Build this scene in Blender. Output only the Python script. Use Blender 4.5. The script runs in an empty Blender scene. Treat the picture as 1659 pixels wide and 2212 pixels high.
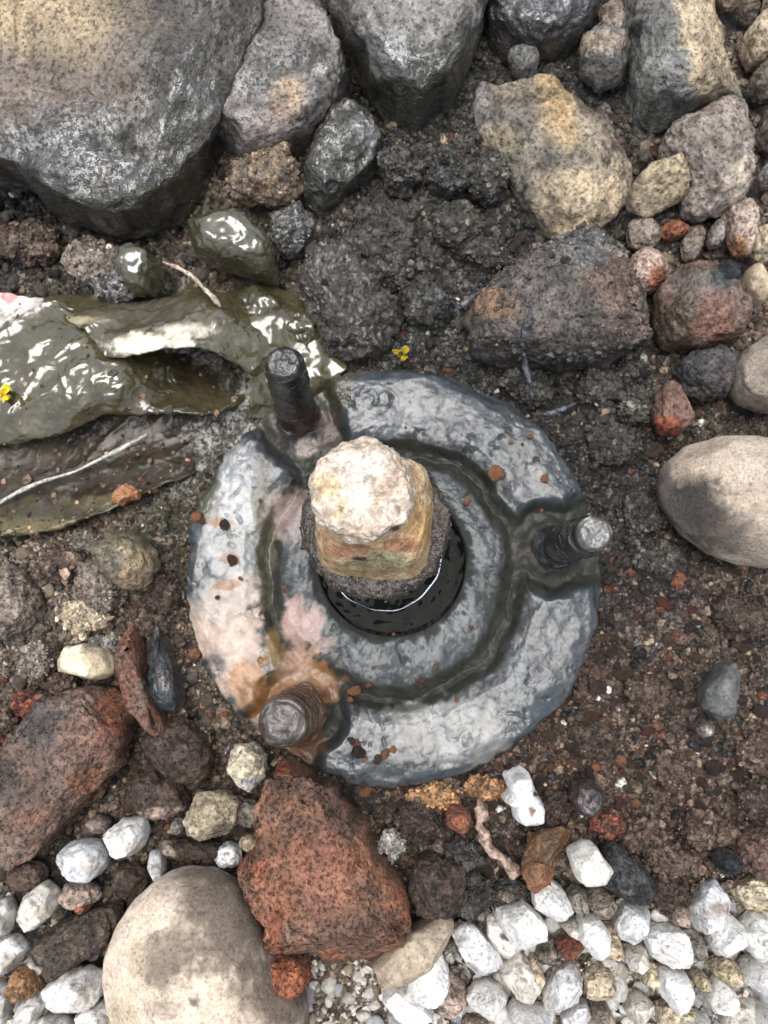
import bpy, bmesh, math, random
import numpy as np
from mathutils import Vector, Matrix, Quaternion

random.seed(7)
RNG = np.random.default_rng(11)
SC = bpy.context.scene
COL = SC.collection

# ------------------------------------------------------------------ camera
# Layout numbers below were measured on the photograph on a 1659 x 2212 grid; at() turns such a
# point plus a height into metres, so everything stands at its own real place.
CAM_H = 0.40                    # metres above the top of the flange (z = 0)
FPX = 1792.0
NADIR = (53.5, -248.0)
d_cam = Vector((NADIR[0], NADIR[1], -FPX)).normalized()
QCAM = d_cam.rotation_difference(Vector((0, 0, -1)))
RC = np.array(QCAM.to_matrix())
cam_data = bpy.data.cameras.new('camera')
cam = bpy.data.objects.new('camera', cam_data)
COL.objects.link(cam)
cam.location = (0, 0, CAM_H)
cam.rotation_mode = 'QUATERNION'
cam.rotation_quaternion = QCAM
cam_data.sensor_fit = 'VERTICAL'
cam_data.sensor_height = 36.0
cam_data.sensor_width = 27.0
cam_data.lens = FPX / 2212 * 36.0
cam_data.clip_start = 0.01
cam_data.clip_end = 60.0
cam_data.dof.use_dof = True
cam_data.dof.focus_distance = 0.335
cam_data.dof.aperture_fstop = 12.0
SC.camera = cam

# ------------------------------------------------------------------ sky and sun (overcast)
SUN_EL, SUN_AZ = math.radians(84), math.radians(-40)
world = bpy.data.worlds.new('World')
SC.world = world
world.use_nodes = True
wn, wl = world.node_tree.nodes, world.node_tree.links
wn.clear()
w_out = wn.new('ShaderNodeOutputWorld')
w_bg = wn.new('ShaderNodeBackground')
w_sky = wn.new('ShaderNodeTexSky')
w_sky.sky_type = 'NISHITA'
w_sky.sun_disc = False
w_sky.sun_elevation = SUN_EL
w_sky.sun_rotation = SUN_AZ
w_sky.dust_density = 4.0
w_sky.ozone_density = 1.0
w_hs = wn.new('ShaderNodeHueSaturation')
w_hs.inputs['Saturation'].default_value = 0.55
wl.new(w_sky.outputs[0], w_hs.inputs['Color'])
wl.new(w_hs.outputs[0], w_bg.inputs['Color'])
w_bg.inputs['Strength'].default_value = 0.11
wl.new(w_bg.outputs[0], w_out.inputs['Surface'])

sun_data = bpy.data.lights.new('sun', 'SUN')
sun_data.energy = 1.4
sun_data.angle = math.radians(42)
sun_data.color = (1.0, 0.985, 0.96)
sun = bpy.data.objects.new('sun', sun_data)
COL.objects.link(sun)
sd = Vector((math.sin(SUN_AZ) * math.cos(SUN_EL), math.cos(SUN_AZ) * math.cos(SUN_EL), math.sin(SUN_EL)))
sun.rotation_mode = 'QUATERNION'
sun.rotation_quaternion = sd.to_track_quat('Z', 'Y')
sun.location = sd * 5

SC.view_settings.view_transform = 'Standard'
SC.view_settings.look = 'None'
SC.view_settings.gamma = 1.0
SC.view_settings.use_curve_mapping = False
SC.view_settings.exposure = 1.12

# ------------------------------------------------------------------ helpers
def at(X, Y, z=0.0):
    """photo-grid point(s) at height z (m) -> world points (N,3)"""
    X = np.atleast_1d(np.asarray(X, float)); Y = np.atleast_1d(np.asarray(Y, float))
    z = np.broadcast_to(np.asarray(z, float), X.shape)
    d = np.stack([X - 829.5, -(Y - 1106.0), np.full(X.shape, -FPX)], 1) @ RC.T
    t = (z - CAM_H) / d[:, 2]
    return np.stack([d[:, 0] * t, d[:, 1] * t, z], 1)

def proj(P):
    """world points -> photo-grid points"""
    q = (P - np.array([0, 0, CAM_H])) @ RC
    k = FPX / -q[:, 2]
    return np.stack([829.5 + q[:, 0] * k, 1106.0 - q[:, 1] * k], 1)

def sst(a, b, x):
    t = np.clip((x - a) / (b - a), 0, 1)
    return t * t * (3 - 2 * t)

def _hash(ix, iy, iz):
    h = (ix.astype(np.uint32) * np.uint32(374761393) + iy.astype(np.uint32) * np.uint32(668265263)
         + iz.astype(np.uint32) * np.uint32(2246822519))
    h = (h ^ (h >> np.uint32(13))) * np.uint32(1274126177)
    h = (h ^ (h >> np.uint32(15))) * np.uint32(2654435761)
    return ((h ^ (h >> np.uint32(16))) & np.uint32(0xFFFFFF)).astype(np.float32) / np.float32(0x7FFFFF) - 1

def vn(p):
    p = p + 1000.37
    i = np.floor(p)
    f = (p - i).astype(np.float32)
    i = i.astype(np.int64)
    u = f * f * f * (f * (f * 6 - 15) + 10)
    r = 0
    for dx in (0, 1):
        wx = u[:, 0] if dx else 1 - u[:, 0]
        for dy in (0, 1):
            wy = u[:, 1] if dy else 1 - u[:, 1]
            for dz in (0, 1):
                wz = u[:, 2] if dz else 1 - u[:, 2]
                r = r + wx * wy * wz * _hash(i[:, 0] + dx, i[:, 1] + dy, i[:, 2] + dz)
    return r

ROT = np.array([[0.36, 0.48, -0.8], [-0.8, 0.6, 0.0], [0.48, 0.64, 0.6]])
def fbm(p, o=4, g=0.5):
    a, s, t = 1.0, 0.0, 0.0
    for k in range(o):
        s = s + a * vn(p); t += a
        p = (p @ ROT) * 2.03 + 17.1
        a *= g
    return s / t * 1.6

def ridge(p, o=4, g=0.5):
    a, s, t = 1.0, 0.0, 0.0
    for k in range(o):
        s = s + a * (1 - 2 * np.abs(vn(p))); t += a
        p = (p @ ROT) * 2.03 + 7.7
        a *= g
    return s / t

def tag(o, label=None, cat=None, group=None, kind=None):
    for k, v in (('label', label), ('category', cat), ('group', group), ('kind', kind)):
        if v:
            o[k] = v
    return o

def mesh_data(name, V, F, col=None, wet=None, mat=None, smooth=True):
    V = np.ascontiguousarray(V, np.float32); F = np.ascontiguousarray(F, np.int32)
    n, k = F.shape
    me = bpy.data.meshes.new(name)
    me.vertices.add(len(V)); me.vertices.foreach_set('co', V.ravel())
    me.loops.add(n * k); me.loops.foreach_set('vertex_index', F.ravel())
    me.polygons.add(n); me.polygons.foreach_set('loop_start', np.arange(0, n * k, k, dtype=np.int32))
    me.update(calc_edges=True)
    me.polygons.foreach_set('use_smooth', np.full(n, smooth))
    if col is not None:
        a = me.attributes.new('Col', 'FLOAT_COLOR', 'POINT')
        c = np.ones((len(V), 4), np.float32); c[:, :3] = np.clip(col, 0.004, 0.95) ** 1.2
        a.data.foreach_set('color', c.ravel())
    if wet is not None:
        a = me.attributes.new('wet', 'FLOAT', 'POINT')
        a.data.foreach_set('value', np.ascontiguousarray(np.broadcast_to(wet, (len(V),)), np.float32))
    if mat:
        me.materials.append(mat)
    me.validate()
    return me

def obj(name, me, parent=None, loc=None):
    o = bpy.data.objects.new(name, me)
    COL.objects.link(o)
    if loc is not None:
        o.location = loc
    if parent:
        o.parent = parent
    return o

def empty(name, loc):
    o = bpy.data.objects.new(name, None)
    o.empty_display_size = 0.01
    COL.objects.link(o); o.location = loc
    return o

def grid_faces(nr, nc, wrap=False):
    r = np.arange(nr - 1)[:, None]
    c = np.arange(nc if wrap else nc - 1)[None, :]
    c2 = (c + 1) % nc
    a = r * nc + c; b = r * nc + c2; d = (r + 1) * nc + c; e = (r + 1) * nc + c2
    return np.stack([a, b, e, d], -1).reshape(-1, 4)

# ------------------------------------------------------------------ materials
def surface(name, bump=1.0, scale=900.0, dry=0.9, gloss=0.16, spec=0.5, metal=0.0, fine=0.35, coat=1.0, big=0.0, bigscale=150.0, patchy=0.5, pit=0.0, crough=None, cbump=1.0):
    m = bpy.data.materials.new(name)
    m.use_nodes = True
    n, l = m.node_tree.nodes, m.node_tree.links
    n.clear()
    out = n.new('ShaderNodeOutputMaterial'); b = n.new('ShaderNodeBsdfPrincipled')
    l.new(b.outputs[0], out.inputs[0])
    tc = n.new('ShaderNodeTexCoord')
    ca = n.new('ShaderNodeAttribute'); ca.attribute_name = 'Col'
    wa = n.new('ShaderNodeAttribute'); wa.attribute_name = 'wet'
    oi = n.new('ShaderNodeObjectInfo')
    def noise(s, detail, rough=0.6):
        t = n.new('ShaderNodeTexNoise'); t.noise_dimensions = '4D'
        t.inputs['Scale'].default_value = s; t.inputs['Detail'].default_value = detail
        t.inputs['Roughness'].default_value = rough
        mm = n.new('ShaderNodeMath'); mm.operation = 'MULTIPLY'; mm.inputs[1].default_value = 37.0
        l.new(oi.outputs['Random'], mm.inputs[0]); l.new(mm.outputs[0], t.inputs['W'])
        l.new(tc.outputs['Object'], t.inputs['Vector'])
        return t
    def rng(src, a, b_, c, d):
        r = n.new('ShaderNodeMapRange')
        r.inputs[1].default_value = a; r.inputs[2].default_value = b_
        r.inputs[3].default_value = c; r.inputs[4].default_value = d
        l.new(src, r.inputs[0]); return r.outputs[0]
    def math2(op, x, y):
        q = n.new('ShaderNodeMath'); q.operation = op
        for i, v in enumerate((x, y)):
            if isinstance(v, (int, float)): q.inputs[i].default_value = v
            else: l.new(v, q.inputs[i])
        return q.outputs[0]
    n1, n2, n3 = noise(scale, 4.0), noise(scale * 3.3, 2.0), noise(scale * 0.28, 3.0)
    f = math2('MULTIPLY', rng(n1.outputs[0], .3, .7, 1 - fine, 1 + fine), rng(n2.outputs[0], .3, .7, 1 - fine * .7, 1 + fine * .7))
    f = math2('MULTIPLY', f, rng(n3.outputs[0], .3, .7, 1 - fine * .6, 1 + fine * .6))
    if pit:
        npt = noise(scale * .85, 3.0, .6)
        f = math2('MULTIPLY', f, rng(npt.outputs[0], .36, .47, 1 - pit, 1.0))
    mx = n.new('ShaderNodeVectorMath'); mx.operation = 'SCALE'
    l.new(ca.outputs['Color'], mx.inputs[0]); l.new(f, mx.inputs['Scale'])
    l.new(mx.outputs[0], b.inputs['Base Color'])
    # wet film: patchy
    nw = noise(scale * 0.16, 3.0)
    wv = math2('MULTIPLY', wa.outputs['Fac'], rng(nw.outputs[0], .35, .6, 1 - patchy, 1.0))
    l.new(rng(wv, 0, 1, dry, gloss), b.inputs['Roughness'])
    b.inputs['Specular IOR Level'].default_value = spec
    b.inputs['Metallic'].default_value = metal
    l.new(math2('MULTIPLY', wv, coat), b.inputs['Coat Weight'])
    b.inputs['Coat Roughness'].default_value = crough or max(0.05, gloss * 0.4)
    b.inputs['Coat IOR'].default_value = 2.0
    hh = math2('ADD', math2('MULTIPLY', n1.outputs[0], 1.0), math2('MULTIPLY', n2.outputs[0], 0.35))
    if big:
        nb = noise(bigscale, 2.0, 0.5)
        hh = math2('ADD', hh, math2('MULTIPLY', nb.outputs[0], big))
    if pit:
        hh = math2('ADD', hh, rng(npt.outputs[0], .34, .47, -pit * 1.6, 0.0))
    bp = n.new('ShaderNodeBump'); bp.inputs['Strength'].default_value = 0.9
    bp.inputs['Distance'].default_value = 0.00055 * bump
    l.new(hh, bp.inputs['Height'])
    l.new(bp.outputs[0], b.inputs['Normal'])
    bp2 = n.new('ShaderNodeBump'); bp2.inputs['Strength'].default_value = 0.9
    bp2.inputs['Distance'].default_value = 0.00055 * bump * cbump
    l.new(hh, bp2.inputs['Height'])
    l.new(bp2.outputs[0], b.inputs['Coat Normal'])
    return m

M_STONE = surface('rough_stone', 1.7, 560, spec=0.35, cbump=.6, big=1.8, bigscale=260, fine=.42, pit=.5, patchy=.97, gloss=.12)
M_SMOOTH = surface('smooth_stone', 0.6, 800, fine=0.24, spec=0.35, pit=.32)
M_WHITE = surface('white_stone', 0.55, 700, fine=0.14, spec=0.3, pit=.4)
M_SCORIA = surface('scoria', 2.0, cbump=.4, scale=640, fine=0.5, spec=0.3, big=1.6, bigscale=300, pit=.55)
M_SOIL = surface('soil', 2.2, 700, cbump=.4, fine=0.5, pit=.5, big=1.5, bigscale=260, spec=0.3, gloss=0.2)
M_IRON = surface('wet_iron', 0.36, 650, dry=0.7, gloss=0.4, spec=0.3, metal=0.0, fine=0.15, big=3.4, bigscale=120, patchy=0.12, coat=.31, crough=.07)
M_MUD = surface('mud_coated_plastic', 0.10, 600, dry=0.6, gloss=0.10, spec=0.3, fine=0.18, big=12.0, bigscale=55, patchy=0.4, coat=.75)
M_FILM = surface('dirty_film', 0.2, 700, dry=0.7, gloss=0.25, spec=0.2, fine=0.3, big=2.0, bigscale=70, coat=.3)
M_STUD = surface('rusted_stud_steel', 0.8, 900, dry=0.6, gloss=0.18, spec=0.7, metal=0.2, fine=0.35, big=1.2, bigscale=250)
M_STEM = surface('corroded_stem', 1.3, 700, pit=.25, dry=0.75, gloss=0.25, spec=0.5, fine=0.3, big=1.5, bigscale=300)
M_DRY = surface('dry_plant', 1.6, 700, dry=0.8, gloss=0.4, fine=0.45, spec=.25, pit=.3)

def water_mat():
    m = bpy.data.materials.new('black_water'); m.use_nodes = True
    b = m.node_tree.nodes['Principled BSDF']
    b.inputs['Base Color'].default_value = (0.006, 0.008, 0.007, 1)
    b.inputs['Roughness'].default_value = 0.05
    b.inputs['IOR'].default_value = 1.33
    b.inputs['Specular IOR Level'].default_value = 0.05
    return m
M_WATER = water_mat()

# ------------------------------------------------------------------ palettes (linear albedo)
PAL = {
 'grey':   ((.175, .162, .142), (.27, .245, .21), (.05, .048, .043)),
 'greyblue': ((.14, .14, .132), (.205, .198, .185), (.04, .04, .038)),
 'lightgrey': ((.36, .34, .31), (.27, .25, .23), (.10, .095, .09)),
 'dark':   ((.050, .049, .044), (.090, .085, .076), (.018, .018, .018)),
 'slate':  ((.035, .042, .048), (.06, .068, .075), (.015, .016, .018)),
 'brown':  ((.115, .082, .064), (.17, .125, .098), (.04, .03, .024)),
 'dkbrown': ((.062, .045, .036), (.10, .072, .055), (.022, .017, .014)),
 'greybrown': ((.24, .20, .165), (.32, .275, .235), (.07, .06, .05)),
 'tan':    ((.48, .395, .29), (.56, .48, .37), (.17, .14, .10)),
 'cream':  ((.60, .54, .41), (.50, .42, .29), (.24, .2, .14)),
 'white':  ((.80, .79, .76), (.70, .69, .66), (.30, .30, .28)),
 'offwhite': ((.66, .64, .59), (.52, .49, .43), (.20, .19, .17)),
 'palegrey': ((.56, .57, .58), (.68, .68, .67), (.22, .22, .22)),
 'pinkish': ((.42, .32, .27), (.52, .44, .38), (.2, .15, .13)),
 'red':    ((.23, .085, .052), (.15, .085, .065), (.07, .045, .038)),
 'orange': ((.31, .135, .08), (.24, .12, .075), (.12, .065, .045)),
 'ochre':  ((.36, .20, .10), (.44, .28, .16), (.16, .09, .05)),
 'olive':  ((.075, .07, .042), (.10, .093, .06), (.03, .03, .02)),
 'mudlump': ((.075, .070, .060), (.125, .115, .10), (.03, .028, .025)),
 'crumb': ((.52, .24, .12), (.42, .22, .13), (.22, .12, .08)),
 'pebble': ((.34, .285, .23), (.42, .36, .29), (.16, .13, .105)),
}

REG = np.array([  # photo-grid x, y, r, g, b : soil colour by place, shade of the rock hollows painted in
 (1250, 1000, .036, .034, .030), (1330, 1250, .038, .033, .028), (1120, 860, .034, .033, .029), (1330, 900, .05, .046, .04), (1400, 1450, .085, .062, .049), (1200, 1650, .088, .060, .043), (1500, 1800, .108, .076, .060),
 (900, 650, .060, .058, .052), (900, 450, .072, .065, .057), (1300, 330, .095, .08, .065), (1550, 700, .15, .115, .09),
 (200, 550, .08, .07, .056), (150, 1250, .19, .165, .13), (300, 1450, .14, .11, .085), (300, 1700, .10, .076, .06),
 (150, 1900, .13, .11, .09), (1000, 1850, .070, .054, .044), (1300, 2100, .34, .30, .25), (1550, 2100, .36, .32, .28), (700, 900, .06, .056, .036),
 (500, 450, .17, .14, .105), (450, 1080, .085, .076, .052), (700, 1720, .06, .048, .038), (700, 2150, .15, .125, .10),
 (1150, 600, .046, .043, .039), (1620, 300, .17, .14, .11), (40, 440, .022, .019, .015), (1300, 20, .035, .032, .028), (800, 230, .03, .028, .024), (1250, 150, .07, .064, .055), (700, 300, .05, .046, .036), (1620, 1350, .10, .077, .062)])  # near-black points paint the shade below the boulder and between the top rocks
def soil_and_shade_colour(P2):
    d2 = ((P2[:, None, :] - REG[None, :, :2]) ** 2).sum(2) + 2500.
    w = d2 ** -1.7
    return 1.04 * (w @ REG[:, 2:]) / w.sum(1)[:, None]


def paint(P2, p3, pal, size, blobs=(), wet=0.0, speck=0.5, mix=1.0, seed=0.0):
    """colour + wetness per vertex: P2 photo-grid points, p3 local points"""
    A, B, S = (np.array(c) for c in PAL[pal]) if isinstance(pal, str) else (np.array(c) for c in pal)
    n1 = fbm(p3 / size * 2.4 + seed, 4)
    t = sst(-.45, .45, n1)[:, None] * mix
    c = A * (1 - t) + B * t
    n2 = fbm(p3 / 0.0028 + seed, 3)
    s = (sst(.22, .62, n2) * speck)[:, None]
    c = c * (1 - s) + S * s
    w = np.full(len(p3), float(wet))
    if len(blobs):
        wx = fbm(p3 / 0.008 + seed + 5, 4); wy = fbm(p3 / 0.008 + seed + 9, 4); wf = .22 * fbm(p3 / 0.0024 + seed + 2, 3)
        for b in blobs:
            cx, cy, rx, ry, bc = b[:5]
            soft = b[5] if len(b) > 5 else .5
            bw = b[6] if len(b) > 6 else None
            amt = b[7] if len(b) > 7 else .9
            d = np.sqrt(((P2[:, 0] - cx) / rx + wx * .3) ** 2 + ((P2[:, 1] - cy) / ry + wy * .3) ** 2) + wf
            k = (1 - sst(1.05 - soft * .6, 1.05 + soft * .45, d)) * amt
            if bc is not None:
                bc_ = np.array(PAL[bc][0] if isinstance(bc, str) else bc)
                v = (1 + .25 * n1)[:, None]
                cc = bc_ * v
                c = c * (1 - k[:, None]) + cc * (1 - .5 * s) * k[:, None]
            if bw is not None:
                w = w * (1 - k) + bw * k
    return c, np.clip(w, 0, 1)

# ------------------------------------------------------------------ rocks
_ICO = {}
def ico(level):
    if level not in _ICO:
        bm = bmesh.new()
        bmesh.ops.create_icosphere(bm, subdivisions=level, radius=1.0)
        bm.verts.ensure_lookup_table()
        V = np.array([v.co[:] for v in bm.verts]); F = np.array([[v.index for v in f.verts] for f in bm.faces])
        bm.free()
        _ICO[level] = (V, F)
    return _ICO[level]

def polar(poly, cen, n=360):
    """radius of a closed polygon seen from cen at n angles (farthest crossing)"""
    th = np.arange(n) / n * 2 * np.pi
    d = np.stack([np.cos(th), np.sin(th)], 1)
    P = poly - cen; Q = np.roll(P, -1, 0) - P
    r = np.zeros(n)
    for p, q in zip(P, Q):
        den = d[:, 0] * q[1] - d[:, 1] * q[0]
        den = np.where(np.abs(den) < 1e-12, 1e-12, den)
        t = (p[0] * q[1] - p[1] * q[0]) / den
        u = (p[0] * d[:, 1] - p[1] * d[:, 0]) / den
        ok = (t > 0) & (u >= -1e-6) & (u <= 1 + 1e-6)
        r = np.where(ok & (t > r), t, r)
    bad = r <= 0
    if bad.any():
        r[bad] = np.interp(th[bad], th[~bad], r[~bad], period=2 * np.pi)
    k = np.array([1, 2, 3, 4, 3, 2, 1], float); k /= k.sum()
    return np.convolve(np.concatenate([r[-3:], r, r[:3]]), k, 'valid')

def E(cx, cy, rx, ry, rot=0, irr=.10, seed=None):
    """an irregular roundish outline"""
    rg = np.random.default_rng(int(abs(cx * 13 + cy * 7 + rx * 3)) if seed is None else seed)
    n = 18
    th = np.arange(n) / n * 2 * np.pi
    r = 1 + irr * sum(rg.normal() * np.cos(k * th + rg.uniform(0, 6.28)) / (k ** .5) for k in (2, 3, 4, 5)) * .6
    x, y = rx * r * np.cos(th), ry * r * np.sin(th)
    a = math.radians(rot)
    return [(cx + X * math.cos(a) - Y * math.sin(a), cy + X * math.sin(a) + Y * math.cos(a)) for X, Y in zip(x, y)]

GRIT = []
def bank_lift(X, Y):
    hol = np.exp(-((X - 800) / 60) ** 2 - ((Y - 250) / 60) ** 2) + np.exp(-((X - 1310) / 50) ** 2 - ((Y - 10) / 60) ** 2)
    return .013 * (1 - sst(330, 610, Y)) * sst(60, 330, X) * (1 - .9 * np.clip(hol, 0, 1))
def EA(cx, cy, rx, ry, rot=0, seed=None):
    """an angular, chipped outline"""
    rg = np.random.default_rng(int(abs(cx * 13 + cy * 7 + rx * 3)) if seed is None else seed)
    n = int(rg.integers(6, 9))
    th = (np.arange(n) + rg.uniform(-.32, .32, n)) / n * 2 * np.pi
    r = rg.uniform(.86, 1.16, n)
    x, y = rx * r * np.cos(th), ry * r * np.sin(th)
    a = math.radians(rot)
    return [(cx + X * math.cos(a) - Y * math.sin(a), cy + X * math.sin(a) + Y * math.cos(a)) for X, Y in zip(x, y)]

ROCK_MASK = []        # (centre, mean radius) world, so loose soil is not piled inside stones
def rock(name, label, cat, poly, h, zb, pal, mat=None, wet=0.0, f=5, p=.75, amp=.05, blobs=(), cuts=(), group=None,
         level=None, grit=0, jag=None, dirt=1.0, speck=.5, fs=.90, pits=0.0, seed=None, mix=1.0, mid=.45):
    """h, zb: height and underside in millimetres"""
    h /= 1000.; zb /= 1000.
    zm = zb + h * mid
    poly = np.array(poly, float)
    W = at(poly[:, 0], poly[:, 1], zm)[:, :2]
    x, y = W[:, 0], W[:, 1]
    cr = x * np.roll(y, -1) - np.roll(x, -1) * y
    A = cr.sum() / 2
    cen = np.array([((x + np.roll(x, -1)) * cr).sum(), ((y + np.roll(y, -1)) * cr).sum()]) / (6 * A)
    rr = polar(W, cen)
    size = float(rr.mean())
    if size < .0165:
        dz = float(bank_lift(poly[:, 0].mean(), poly[:, 1].mean()))
        zb += dz; zm += dz
    D = size / 0.000223
    if level is None:
        level = 7 if D > 190 else 6 if D > 70 else 5 if D > 24 else 4
    U, F = ico(level)
    sd_ = (sum(map(ord, label)) % 997 + poly[0, 0] % 91) if seed is None else seed
    rg = np.random.default_rng(int(sd_ * 7 + 3))
    th = np.arctan2(U[:, 1], U[:, 0]) % (2 * np.pi)
    r = np.interp(th / (2 * np.pi) * 360, np.arange(361), np.append(rr, rr[0]))
    jg = jag if jag is not None else (.05 if mat is M_SCORIA else .004 if mat in (M_SMOOTH, M_MUD) else .025)
    uc = np.stack([np.cos(th), np.sin(th), U[:, 2] * .4], 1)
    r = r * (1 + jg * fbm(uc * 4.5 + sd_, 5, .62))
    ce = np.sqrt(np.clip(1 - U[:, 2] ** 2, 0, 1))
    hf = ce ** p; vf = np.sign(U[:, 2]) * np.abs(U[:, 2]) ** p
    P = np.stack([r * hf * np.cos(th), r * hf * np.sin(th), np.where(vf > 0, vf * h * (1 - mid), vf * h * mid)], 1)
    scl = np.array([size, size, h * .55])
    for k in range(f):
        nrm = rg.normal(size=3); nrm[2] = abs(nrm[2]) * .9 + .15
        nrm /= np.linalg.norm(nrm)
        q = nrm / scl; q /= np.linalg.norm(q)
        if q[2] < .12: continue
        dd = P @ q
        lim = dd.max() * rg.uniform(fs - .08, fs + .04)
        P -= q * (np.maximum(dd - lim, 0) * .92)[:, None]
    loc = np.array([cen[0], cen[1], zm])
    for (nx, ny, nz, px, py, pz) in cuts:
        q = np.array([nx, ny, nz], float); q /= np.linalg.norm(q)
        pt = at(px, py, pz / 1000.)[0] - loc
        P -= q * (np.maximum((P - pt) @ q, 0) * .97)[:, None]
    nd = U / scl; nd /= np.linalg.norm(nd, axis=1)[:, None]
    pn = P / size
    dis = amp * size * (fbm(pn * 1.7 + sd_, 3) * .9 + fbm(pn * 6 + sd_, 4) * .32)
    if mat not in (M_SMOOTH, M_MUD):
        dis += min(size, .03) * (.12 if mat is M_SCORIA else .045 if mat is M_WHITE else .13) * (.24 - np.abs(fbm(pn * 2.1 + sd_ + 11, 4)))
    dis += (.00016 if mat is M_WHITE else .00042 if amp > .03 else .00006) * fbm(P / 0.0042 + sd_, 4) * min(1, size / .012)
    if pits:
        dis -= pits * sst(.25, .6, fbm(P / 0.0032 + sd_ + 3, 2)) * .0011
    P = P + nd * dis[:, None]
    P2 = proj(P + loc)
    c, w = paint(P2, P, pal, size, blobs, wet, speck, mix, sd_)
    if size > .007:
        wz = P[:, 2] + loc[2]
        lowv = np.where((wz > -.015) & (wz < -.0035) & (nd[:, 2] > -.2))[0]
        if len(lowv):
            nb = int(min(400, size * 9000))
            pk = lowv[rg.integers(0, len(lowv), nb)]
            GRIT.append((P[pk] + loc + rg.normal(0, .0006, (nb, 3)), soil_and_shade_colour(P2[pk]) * 1.2))
    if grit:
        up = np.where((nd[:, 2] > .25) & (P[:, 2] + loc[2] > -.014))[0]
        pick = up[rg.integers(0, len(up), grit)]
        GRIT.append((P[pick] + loc + rg.normal(0, .0004, (grit, 3)), c[pick]))
    if mat is M_WHITE:
        dirt = .45
    if mat is not M_MUD:
        zz_ = P[:, 2] + loc[2]
        dn = fbm(P / .009 + sd_ + 30, 4)
        k = (1 - sst(-.006, .006, zz_ - .005 * dn)) * .85
        if mat is not M_SMOOTH:
            k = np.maximum(k, sst(.25, .6, dn) * .55 * dirt)
        k = k[:, None]
        c = c * (1 - k) + soil_and_shade_colour(P2) * (1.1 + .5 * fbm(P / .002 + sd_, 2))[:, None] * k
    me = mesh_data(name, P, F, c, w, mat or M_STONE)
    o = obj(name, me, None, loc)
    tag(o, label, cat, group)
    ROCK_MASK.append((cen[0], cen[1], rr))
    return o

def tube(path, rad, nseg=10, n=40, lump=0.0, seed=0):
    """path: (X,Y,zmm) photo-grid; rad in grid units list -> V,F (world)"""
    path = np.array(path, float)
    s = np.linspace(0, len(path) - 1, n)
    k = np.arange(len(path))
    W = at(np.interp(s, k, path[:, 0]), np.interp(s, k, path[:, 1]), np.interp(s, k, path[:, 2]) / 1000.)
    for _ in range(3):
        W[1:-1] = (W[:-2] + 2 * W[1:-1] + W[2:]) / 4
    R = np.interp(s, np.linspace(0, len(path) - 1, len(rad)), rad) * 0.000223
    T = np.gradient(W, axis=0); T /= np.linalg.norm(T, axis=1)[:, None]
    up = np.array([0, 0, 1.]); B = np.cross(T, up); B /= np.linalg.norm(B, axis=1)[:, None] + 1e-9
    N = np.cross(B, T)
    th = np.arange(nseg) / nseg * 2 * np.pi
    V = W[:, None] + R[:, None, None] * (np.cos(th)[None, :, None] * B[:, None] + np.sin(th)[None, :, None] * N[:, None])
    V = V.reshape(-1, 3)
    if lump:
        C = np.repeat(W, nseg, 0)
        V = C + (V - C) * (1 + lump * fbm(V / 0.004 + seed, 3))[:, None]
    F = grid_faces(n, nseg, True)
    a = len(V)
    V = np.vstack([V, W[0], W[-1]])
    caps = [(a, (i + 1) % nseg, i, i) for i in range(nseg)] + [(a + 1, (n - 1) * nseg + i, (n - 1) * nseg + (i + 1) % nseg, (n - 1) * nseg + (i + 1) % nseg) for i in range(nseg)]
    tri = np.array([c[:3] for c in caps])
    F = np.vstack([F[:, [0, 1, 2]], F[:, [0, 2, 3]], tri])
    return V, F
# ------------------------------------------------------------------ ground
FC = at(847, 1232, 0)[0]                 # flange centre
U1 = 0.1 / 448                           # one photo-grid unit at the flange top, metres
def blob2(P2, cx, cy, rx, ry):
    return np.exp(-((P2[:, 0] - cx) / rx) ** 2 - ((P2[:, 1] - cy) / ry) ** 2)
def mudmask(P2):
    m = np.clip(blob2(P2, 620, 710, 90, 80) + blob2(P2, 700, 760, 80, 40) + .9 * blob2(P2, 500, 930, 80, 60)
        + .8 * blob2(P2, 390, 1010, 60, 80) + .8 * blob2(P2, 560, 840, 50, 70) + .5 * blob2(P2, 330, 640, 120, 50)
        + .6 * blob2(P2, 420, 430, 60, 80), 0, 1)
    q = np.stack([P2[:, 0], P2[:, 1], P2[:, 0] * 0], 1)
    return sst(.3, .6, m + .2 * fbm(q / 26., 4))
def ground_h(X, Y):
    P = np.stack([X, Y, np.zeros_like(X)], 1)
    n = fbm(P / .030 + 3, 3) * .0040 + fbm(P / .0095 + 8, 3) * .0030 + (.5 - np.abs(fbm(P / .0046 + 1, 3))) * .0026
    P2 = proj(np.stack([X, Y, np.full_like(X, -.012)], 1))
    z = -.0105 + n
    r = np.hypot(X - FC[0], Y - FC[1])
    z -= .0035 * np.exp(-((r - .103) / .007) ** 2)                                   # trench hugging the flange
    z -= .006 * np.exp(-((P2[:, 0] - 330) / 150) ** 2 - ((P2[:, 1] - 1560) / 150) ** 2)
    z += .010 * np.exp(-((P2[:, 0] - 850) / 200) ** 2 - ((P2[:, 1] - 560) / 170) ** 2)   # muddy bank above the flange
    z += .007 * np.exp(-((P2[:, 0] - 640) / 90) ** 2 - ((P2[:, 1] - 740) / 90) ** 2)
    z += .004 * np.exp(-((P2[:, 0] - 150) / 200) ** 2 - ((P2[:, 1] - 1280) / 120) ** 2)
    z -= .012 * np.exp(-((P2[:, 0] - 60) / 130) ** 2 - ((P2[:, 1] - 470) / 60) ** 2)
    z -= .004 * sst(1900, 2050, P2[:, 1])
    mk = mudmask(P2)
    z = z - n * .75 * mk
    z = z + bank_lift(P2[:, 0], P2[:, 1])
    z = np.where(r < .097, np.minimum(z, -.03), z)
    return z

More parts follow.
